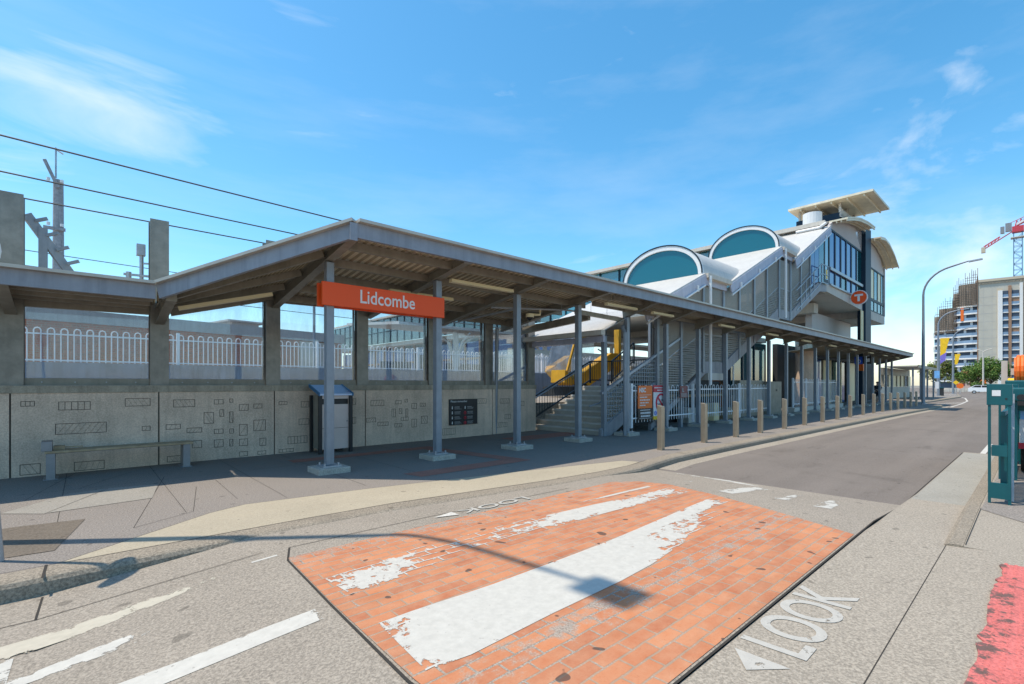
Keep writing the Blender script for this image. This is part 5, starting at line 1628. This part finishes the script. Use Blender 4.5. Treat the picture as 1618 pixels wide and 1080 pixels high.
# ------------------------------------------------------------------ teal barrier at the right-hand kerb
def teal_bay(x0, label, first):
    t = thing('teal_barrier', label, 'barrier', (x0, .33, 0), 'teal steel barriers by the kerb')
    y0, y1 = .455, .27
    for y in (y0, y1):
        m = MB(); m.box(x0 - .02, y - .014, 0, x0 + .025, y + .014, 1.28); m.build('upright', 'teal', t)
    m = MB(); m.box(x0 - .03, y1 - .025, 1.281, x0 + .16, y0 + .025, 1.555); b_ = m.build('box', 'teal', t, bevel=.006)
    m = MB(); m.box(x0 - .0335, .35, 1.40, x0 - .031, .43, 1.475); m.build('label_plate', 'white', b_)
    m = MB(); m.tube([(x0 - .034, .30, 1.365), (x0 - .0305, .30, 1.365)], .012, 8); m.build('lock', 'black', b_)
    m = MB(); m.box(x0 - .015, y1 + .019, .62, x0 + .02, y0 - .019, .76); m.build('mid_plate', 'teal', t)
    m = MB(); m.box(x0 - .022, y1 - .01, .07, x0 + .026, y0 + .01, .27); m.build('foot_plate', 'teal', t)
    # the fence panel itself runs away along the kerb
    m = MB(); m.rod((x0 + .03, .33, 1.17), (x0 + 1.95, .33, 1.17), .04, .05); m.rod((x0 + .03, .33, .13), (x0 + 1.95, .33, .13), .04, .05)
    m.build('rail', 'teal', t)
    m = MB()
    for k in range(15):
        x = x0 + .14 + k * .125
        m.box(x - .011, .30, .156, x + .011, .36, 1.144)
    m.build('baluster_panel', 'teal', t)
    m = MB(); m.box(x0 + 1.951, .30, 0, x0 + 2.01, .36, 1.5); m.build('end_post', 'teal', t, bevel=.004)
    if first:
        m = MB(); m.rod((x0 + .2, .255, .02), (x0 + .45, .255, 1.42), .035); m.build('stay_bar', 'galv', t)
        m = MB(); m.box(x0 + .22, .27, 1.40, x0 + .34, .37, 1.52); m.build('yellow_latch', 'yellow', t)
    return t
teal_bay(8.86, 'teal steel barrier nearest the crossing, with a locked box on its end frame', True)
teal_bay(11.2, 'second teal barrier, just beyond the first along the right kerb', False)
teal_bay(13.5, 'third teal barrier, farthest along the right kerb', False)
t = thing('barrier_motor', 'dark teal gate motor box on the barrier top under the yellow arm', 'gate motor', (12.2, .33, 1.2))
m = MB(); m.box(10.4, .12, 1.30, 11.15, .34, 1.50); m.build('lower_box', 'teal', t, bevel=.02)
m = MB(); m.box(11.9, .1, 1.1, 12.5, .42, 1.62); m.build('upper_box', 'teal', t, bevel=.02)
m = MB(); m.tube([(10.3, .2, 1.36), (11.3, .05, 1.36)], .045, 10); m.build('motor', 'black', t)
m = MB(); m.box(11.6, .0, 1.2, 11.9, .3, 1.45); m.build('bracket', 'dark', t)
t = thing('boom_arm', 'yellow boom arm lying level behind the teal barrier', 'boom', (15, .5, 1.5))
m = MB(); m.tube([(16.0, .62, 1.64), (16.0, -.2, 1.64)], .05, 8); m.build('arm', 'yellow', t)
m = MB(); m.box(15.9, -.42, 0, 16.1, -.21, 1.75); m.build('stand', 'teal', t)
t = thing('works_trailer', 'blue and white works trailer with an orange cable reel on a grey arm', 'trailer', (13.2, -.6, 0))
TY = .37
m = MB(); m.box(12.0, -2.4, .55, 14.6, -.12, .95); bmesh.ops.translate(m.bm, verts=m.bm.verts[:], vec=(0, TY, 0)); m.build('bed', 'white', t)
m = MB(); m.box(12.0, -2.4, .951, 14.6, -.13, 1.40); bmesh.ops.translate(m.bm, verts=m.bm.verts[:], vec=(0, TY, 0)); m.build('blue_body', 'skyblue', t)
m = MB(); m.box(11.985, -1.2, 1.0, 11.999, -.2, 1.28); bmesh.ops.translate(m.bm, verts=m.bm.verts[:], vec=(0, TY, 0)); m.build('panel', 'white', t)
m = MB(); m.box(11.98, -2.4, .45, 14.6, -.11, .549); bmesh.ops.translate(m.bm, verts=m.bm.verts[:], vec=(0, TY, 0)); m.build('red_strip', 'red', t)
m = MB(); m.box(12.52, .04, 1.401, 12.60, .12, 1.98); m.box(12.5, -.05, 1.72, 12.62, -.001, 1.84); bmesh.ops.translate(m.bm, verts=m.bm.verts[:], vec=(0, TY, 0)); m.build('reel_arm', 'concp', t)
m = MB(); m.box(12.6, -.15, 1.40, 12.7, .1, 1.55); bmesh.ops.translate(m.bm, verts=m.bm.verts[:], vec=(0, TY, 0)); m.build('reel_foot', 'galv', t)
m = MB()
for k in range(9): m.tube([(12.45 + .27 * math.cos(a * math.pi / 10), -.10 - k * .05, 1.78 + .27 * math.sin(a * math.pi / 10)) for a in range(21)], .03, 6, False)
m.tube([(12.45, -.05, 1.78), (12.45, -.6, 1.78)], .25, 20); bmesh.ops.translate(m.bm, verts=m.bm.verts[:], vec=(0, TY, 0)); m.build('cable_reel', 'orange2', t)
for x in (12.5, 14.1):
    m = MB(); m.tube([(x, -.35, .35), (x, -.13, .35)], .34, 20); bmesh.ops.translate(m.bm, verts=m.bm.verts[:], vec=(0, TY, 0)); m.build('wheel', 'tyre', t)

# ------------------------------------------------------------------ far street: apartments, crane, trees, car
def far_root(name, label, cat, px, d, group=None, turn=0):
    """an empty at ground level on the sight line of column px, d metres out; its local x runs across the view, y away"""
    r = (px - 809) / 760.0 * d
    x, y = CT * d + ST * r, ST * d - CT * r
    t = thing(name, label, cat, (x, y, 0), group)
    fr = math.atan2(r, d)                 # built square to the street bend
    t.rotation_euler = (0, 0, TH - R_(90) - fr + R_(turn))
    t['_b'] = (0, 0, 0)
    return t
a = far_root('apartment_block', 'curved white balcony apartment block with scaffolding round its upper floors', 'apartment block', 1471, 205)
a.scale = (.757, .757, 1)
FLR = 3.05
def arc(x0, x1, y0, bulge, n=12):
    return [(x0 + (x1 - x0) * k / n, y0 - bulge * math.sin(math.pi * k / n)) for k in range(n + 1)]
CA = [(1.5, 7, 0), (3.5, 4.6, 0), (6, 2.6, 0), (9.0, 1.6, 0), (11.0, 2.4, 0)]
CB = [(9.4, 3.2, 0), (11.5, .6, 0), (14, -1.2, 0), (16.5, -2.2, 0), (18.6, -2.4, 0)]
for crv, nf in ((CA, 8), (CB, 11)):
    front = [(p[0], p[1]) for p in crv]
    back = [(front[-1][0], 14), (front[0][0], 14)]
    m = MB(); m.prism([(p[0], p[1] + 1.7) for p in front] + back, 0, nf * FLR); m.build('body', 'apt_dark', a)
    for f in range(1, nf + 1):
        z = f * FLR
        m = MB(); m.prism(front + [(front[-1][0], 3.5), (front[0][0], 9)], z - .40, z + .16); m.build('balcony_slab', 'apt_white', a)
        if f < nf + 0:
            m = MB()
            for p, q in zip(front, front[1:]):
                m.quad((p[0], p[1] + .15, z + .17), (q[0], q[1] + .15, z + .17), (q[0], q[1] + .15, z + 1.25), (p[0], p[1] + .15, z + 1.25))
                m.quad((p[0], p[1] + .18, z + .17), (q[0], q[1] + .18, z + .17), (q[0], q[1] + .18, z + 1.25), (p[0], p[1] + .18, z + 1.25))
            m.build('balcony_glass', 'apt_glass', a)
            for k, p in enumerate(front):
                if (k + f) % 2:
                    m = MB(); m.box(p[0] - .5, p[1] + 1.2, z + .17, p[0] + .5, p[1] + 1.9, z + 2.6); m.build('wall_pier', 'apt_white', a)
m = MB(); m.box(12.2, -.9, 9 * FLR + .2, 13.4, -.2, 11 * FLR - .5); m.build('orange_panel', 'orange2', a)
# scaffolding: standards and ledgers with brown netting behind
for crv, z0, tops in ((CA, 7.6 * FLR, (33.8, 36.6, 38.6, 39.6, 39.8)), (CB, 11 * FLR, (43.5, 45.5, 47.5, 49.5, 48.0))):
    sc_m = MB()
    for (p, q), (ta, tb) in zip(zip(crv, crv[1:]), zip(tops, tops[1:])):
        n = 3
        for k in range(n + 1):
            f = k / n
            x, y = p[0] + (q[0] - p[0]) * f, p[1] + (q[1] - p[1]) * f - .6
            top = ta + (tb - ta) * f - 2.2 + random.uniform(-.6, 2.6)
            sc_m.box(x - .09, y - .09, z0, x + .09, y + .09, top)
            sc_m.box(x - .07, y + 1.1, z0, x + .07, y + 1.25, top - .5)
        z = z0 + .3
        while z < min(ta, tb) - 2.0:
            sc_m.rod((p[0], p[1] - .6, z), (q[0], q[1] - .6, z), .16)
            z += 1.0
    sc_m.build('scaffold_frame', 'scaffold', a)
    m = MB()
    for (p, q), (ta, tb) in zip(zip(crv, crv[1:]), zip(tops, tops[1:])):
        tp_ = math.floor((min(ta, tb) - 2.6) / 3.05) * 3.05
        m.hexa([(p[0], p[1] + 1.3, z0), (q[0], q[1] + 1.3, z0), (q[0], q[1] + 6, z0), (p[0], p[1] + 6, z0), (p[0], p[1] + 1.3, tp_), (q[0], q[1] + 1.3, tp_), (q[0], q[1] + 6, tp_), (p[0], p[1] + 6, tp_)])
    m.build('floors_behind_scaffold', pm('brown_netting', (.29, .245, .205), .9, 0, .3, .5), a)
m = MB(); m.box(18.65, -2.6, 0, 19.0, 14, 44.5); m.rod((18.8, -2.7, 44), (18.8, -2.7, 48.5), .25); m.build('corner_strip', 'apt_brown', a)
m = MB(); m.box(19.01, -2.5, 0, 36.0, 14, 42.6); m.build('panel_wall', 'apt_panel', a)
m = MB()
for z in (36.5, 33.2, 29.9, 26.6, 23.3, 20.0, 16.7, 13.4): m.box(19.1, -2.53, z, 28.8, -2.505, z + .10)
for x in (21.0, 24.2, 27.2): m.box(x, -2.53, 2, x + .10, -2.504, 40)
m.build('panel_joint', 'cornice', a)
m = MB(); m.box(19.01, -3.3, 42.61, 36.2, 14, 43.6)
for k in range(40): m.box(19.3 + k * .42, -3.1, 41.6 + (k % 3) * .2, 19.5 + k * .42, -2.51, 42.6)
m.build('roof_formwork', 'apt_cream', a)
a = far_root('apartment_tower', 'cream tower with dark recessed balconies between brown and white fins', 'apartment block', 1576, 190, None, 10)
a.scale = (.757, .757, 1)
m = MB(); m.box(0, .8, 0, 30, 14, 39.5); m.build('body', 'apt_cream', a)
for f in range(13):
    z = f * 2.95
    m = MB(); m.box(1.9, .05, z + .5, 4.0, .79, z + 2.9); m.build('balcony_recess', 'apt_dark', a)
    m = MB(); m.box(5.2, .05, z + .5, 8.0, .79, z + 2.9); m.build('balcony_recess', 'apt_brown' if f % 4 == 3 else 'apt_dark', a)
    m = MB(); m.box(1.85, -.25, z + .1, 4.05, .78, z + .48); m.box(5.15, -.25, z + .1, 8.05, .78, z + .48); m.build('balcony_slab', 'apt_white', a)
    m = MB(); m.box(1.9, -.15, z + .49, 4.0, -.1, z + 1.5); m.box(5.2, -.15, z + .49, 8.0, -.1, z + 1.5); m.build('balcony_front', 'apt_glass', a)
m = MB(); m.box(.2, -.6, 0, 1.8, .79, 38.5); m.build('white_fin', 'apt_white', a)
m = MB(); m.box(4.1, -.6, 0, 5.1, .79, 40.2); m.build('brown_fin', 'apt_brown', a)
m = MB(); m.box(8.1, -.7, 0, 9.2, .79, 41.0); m.build('white_fin', 'apt_white', a)
m = MB(); m.box(9.6, -1.2, 0, 30, .79, 42.5); m.build('blank_wall', 'apt_cream', a)

a = far_root('tower_crane', 'tower crane with red jib and dark blue lattice mast above the cream building', 'crane', 1608.5, 245)
m = MB()
for x in (-1.5, 1.5):
    for y in (-1.5, 1.5): m.box(x - .16, y - .16, 30, x + .16, y + .16, 79)
z = 30
i = 0
while z < 78:
    for y in (-1.5, 1.5):
        m.rod((-1.5, y, z), (1.5, y, z), .16); m.rod((-1.5 if i % 2 else 1.5, y, z), (1.5 if i % 2 else -1.5, y, z + 3), .14)
    for x in (-1.5, 1.5): m.rod((x, -1.5, z), (x, 1.5, z), .16)
    z += 3; i += 1
m.build('mast', 'crane_blue', a)
m = MB(); m.box(-2.1, -2, 79.1, 2.1, 2, 82); m.build('slewing_unit', 'crane_red', a)
m = MB()
for y in (-.7, .7):
    m.rod((-13.0, y, 72.4), (-1.5, y, 80.2), .22); m.rod((-12.5, y, 74.2), (-6.5, y, 78.2), .22)
for k in range(7): m.rod((-13 + k * 1.0, -.7, 72.9 + k * .68), (-12.3 + k * 1.0, .7, 74.2 + k * .68), .14)
for k in range(5): m.rod((-12 + k * 1.2, -.7, 73.2 + k * .8), (-11.4 + k * 1.2, -.7, 74.9 + k * .8), .3)
m.build('counter_jib', 'crane_red', a)
m = MB(); m.box(-13.4, -1, 71.0, -11.8, 1, 73.8); m.build('counterweight', 'apt_cream', a)
m = MB(); m.box(-6.3, -1, 79.6, -4.8, 1, 83); m.box(-4.5, -1, 80.2, -2.2, 1, 84.4); m.build('winch', 'alu', a)
m = MB()
for y in (-.7, .7):
    m.rod((-1.5, y, 82), (34, y, 98), .24)
m.rod((-2.5, 0, 84.5), (34, 0, 99.6), .24)
for k in range(24): m.rod((-1 + k * 1.45, -.7, 82.2 + k * .653), (-.4 + k * 1.45, 0, 85.2 + k * .62), .3); m.rod((-.4 + k * 1.45, 0, 85.2 + k * .62), (.6 + k * 1.45, .7, 82.9 + k * .653), .16)
m.build('jib', 'crane_red', a)
m = MB()
for k in range(5): m.rod((-.5 + k * 6, -.72, 83.0 + k * 2.7), (2 + k * 6, -.72, 84.4 + k * 2.7), .9)
m.build('jib_panel', 'white', a)
m = MB(); m.box(-2.6, -2.2, 76.2, 3.5, 2.2, 76.6); m.build('platform', 'concp', a)

def tree(px, d, h, rad, mat, label, trunk, seed, n=2600, leaf=.34, sq=1.0):
    n, leaf = int(n * 1.7), leaf * .72
    t = far_root('tree', label, 'tree', px, d, 'street trees in the distance')
    r = random.Random(seed)
    m = MB(); m.tube([(0, 0, -.1), (.05, 0, trunk * .5), (0, .1, trunk)], [.22, .17, .13], 8)
    blobs = []
    for k in range(9):
        ang_, rr_ = k * 2.4 + r.uniform(-.4, .4), rad * r.uniform(.25, .68)
        c = Vector((math.cos(ang_) * rr_, math.sin(ang_) * rr_ * .8, trunk + (h - trunk) * r.uniform(.2, .78)))
        blobs.append((c, rad * r.uniform(.34, .52)))
        m.tube([(0, .1, trunk * .92), tuple((Vector((0, .1, trunk)) + c) / 2 + Vector((0, 0, -.2))), tuple(c)], [.10, .07, .03], 6)
    m.build('trunk', 'bark', t)
    blobs.append((Vector((0, 0, trunk + (h - trunk) * .78)), rad * .48))
    for k in range(10):
        q_ = Vector((r.gauss(0, 1), r.gauss(0, 1), abs(r.gauss(.2, .8)))).normalized()
        blobs.append((Vector((q_.x * rad * .85, q_.y * rad * .85, trunk + (h - trunk) * (.35 + .6 * q_.z))), rad * .2))
    m = MB()
    for i in range(n):
        c, br = r.choice(blobs)
        v = Vector((r.gauss(0, 1), r.gauss(0, 1), r.gauss(0, 1) * .8)).normalized() * br * r.uniform(.45, 1.12)
        p = c + v * sq
        a1 = Vector((r.gauss(0, 1), r.gauss(0, 1), r.gauss(0, .6))).normalized() * leaf * r.uniform(.6, 1.3)
        b1 = a1.cross(Vector((r.gauss(0, 1), r.gauss(0, 1), r.gauss(0, 1)))).normalized() * leaf * r.uniform(.3, .6)
        m.quad(p - a1, p + b1, p + a1, p - b1)
    cr = m.build('crown', mat, t)
    cr.data.materials.append(M['leafl'])
    for i, p_ in enumerate(cr.data.polygons): p_.material_index = 1 if (i * 7919 % 100) < 38 else 0
tree(1481, 118, 7.2, 3.6, 'leafo', 'olive green tree behind the far station canopy', 2.2, 11, 2400)
tree(1512, 122, 4.6, 2.2, 'leafo', 'small ragged olive tree behind the far street lamp', 2.0, 12, 1200, .28)
tree(1541, 112, 6.6, 3.6, 'leafg', 'broad green tree left of the white far lamp post', 1.6, 13, 2800)
tree(1565, 105, 7.4, 3.3, 'leafg', 'taller bright green tree against the cream tower', 1.8, 14, 2800)
tree(1546, 100, 2.2, 1.3, 'leafg', 'low yellow green shrub at the foot of the broad tree', .4, 15, 700, .22)
t = far_root('house', 'small pale pink house with terracotta roof below the balconies', 'house', 1510, 128)
m = MB(); m.box(0, 0, 0, 4.6, 5, 3.4); m.build('wall', pm('pink_render', (.55, .42, .36), .9), t)
m = MB(); m.prism_y([(-.3, 3.4), (4.9, 3.4), (3.4, 5.2), (1.2, 5.2)], -.3, 5.3); m.build('roof', 'rooftile', t)
for x in (1.0, 2.7):
    m = MB(); m.box(x, -.05, 1.2, x + .8, -.01, 2.5); m.build('window', 'maroon', t)
m = MB(); m.box(4.65, -.4, 0, 5.8, 3, 3.0); m.build('annex', 'orange2', t)
t = far_root('stone_wall', 'low pale stone wall along the bend of the far road', 'wall', 1478, 110)
m = MB(); m.box(0, 0, -.1, 12, .5, .75)
for k in range(30): m.cbox((.2 + k * .4, -.1), .3 + .1 * (k % 2), .3, -.1, .35 + .2 * ((k * 7) % 3))
m.build('stones', 'concp', t)
t = far_root('parked_car', 'white hatchback car crossing the far end of the road', 'car', 1555, 88)
hw = .88
m = MB(); m.prism_y([(-2.1, .25), (2.1, .25), (2.15, .75), (1.95, .95), (1.1, 1.0), (.55, 1.42), (-1.2, 1.45), (-1.9, 1.0), (-2.12, .9)], -hw, hw); m.build('body', 'carpaint', t)
m = MB(); m.prism_y([(.95, 1.02), (.5, 1.36), (-.3, 1.38), (-.3, 1.02)], -hw - .012, -hw - .001); m.prism_y([(-.4, 1.02), (-.4, 1.38), (-1.15, 1.37), (-1.6, 1.04)], -hw - .012, -hw - .001); m.build('side_window', 'black', t)
for x in (-1.3, 1.3):
    w_ = MB(); w_.tube([(x, -hw - .02, .16), (x, -hw + .2, .16)], .31, 16); wh = w_.build('wheel', 'tyre', t)
    w_ = MB(); w_.tube([(x, -hw - .035, .16), (x, -hw - .021, .16)], .19, 12); w_.build('rim', 'galv', wh)
m = MB(); m.box(-2.13, -hw + .05, .7, -2.08, -hw + .3, .85); m.build('tail_light', 'red', t)
m = MB(); m.box(2.08, -hw + .05, .62, 2.17, -hw + .3, .76); m.build('headlight', 'white', t)
t.location.z = -.02
t = far_root('bus_stop_sign', 'blue and white bus stop panel on a slim post by the second lamp', 'sign', 1480.5, 62)
m = MB(); m.box(-.03, -.03, 0, .03, .03, 3.3); m.build('post', 'galv', t)
m = MB(); m.box(-.25, -.05, 2.35, .25, -.031, 3.3); m.build('blue_panel', 'skyblue', t)
m = MB(); m.box(-.18, -.05, 1.0, .18, -.031, 1.9); m.build('timetable', 'white', t)
t = far_root('road_bin', 'dark green bin beside the bus stop panel', 'bin', 1486, 66)
m = MB(); m.box(-.35, -.3, 0, .35, .3, 1.05); m.build('body', 'dark', t)
m = MB(); m.box(-.38, -.33, 1.051, .38, .33, 1.15); m.build('lid', 'teal', t)
t = far_root('warning_sign', 'yellow diamond warning sign on a pole on the traffic island', 'sign', 1510.5, 74)
m = MB(); m.box(-.04, -.03, 0, .04, .03, 2.3); m.build('post', 'galv', t)
m = MB(); m.rod((-.3, -.04, 1.85), (.3, -.04, 1.85), .01, .01); m.bm.clear(); m.hexa([(0, -.05, 1.5), (.36, -.05, 1.85), (0, -.05, 2.2), (-.36, -.05, 1.85), (0, -.031, 1.5), (.36, -.031, 1.85), (0, -.031, 2.2), (-.36, -.031, 1.85)]); m.build('plate', 'yellow', t)
t = far_root('round_marker', 'round orange road marker beside the yellow diamond sign', 'sign', 1517, 80)
m = MB(); m.tube([(0, -.03, 1.3), (0, .0, 1.3)], .45, 18); m.build('disc', 'orange2', t)
m = MB(); m.box(-.04, .01, 0, .04, .06, 1.3); m.build('post', 'galv', t)
t = far_root('lamp_column', 'white far lamp post standing between the two green trees', 'lamp post', 1553.5, 98)
m = MB(); m.tube([(0, 0, 0), (0, 0, 8.2), (-.6, 0, 8.6), (-1.6, 0, 8.8)], [.16, .12, .09, .07], 8); m.build('pole', 'concp', t)
m = MB(); m.tube([(0, 0, 8.2), (.5, 0, 8.5), (1.3, 0, 8.8)], [.09, .08, .06], 8); m.build('arm', 'concp', t)
for o in list(bpy.data.objects):
    if '_b' in o: del o['_b']
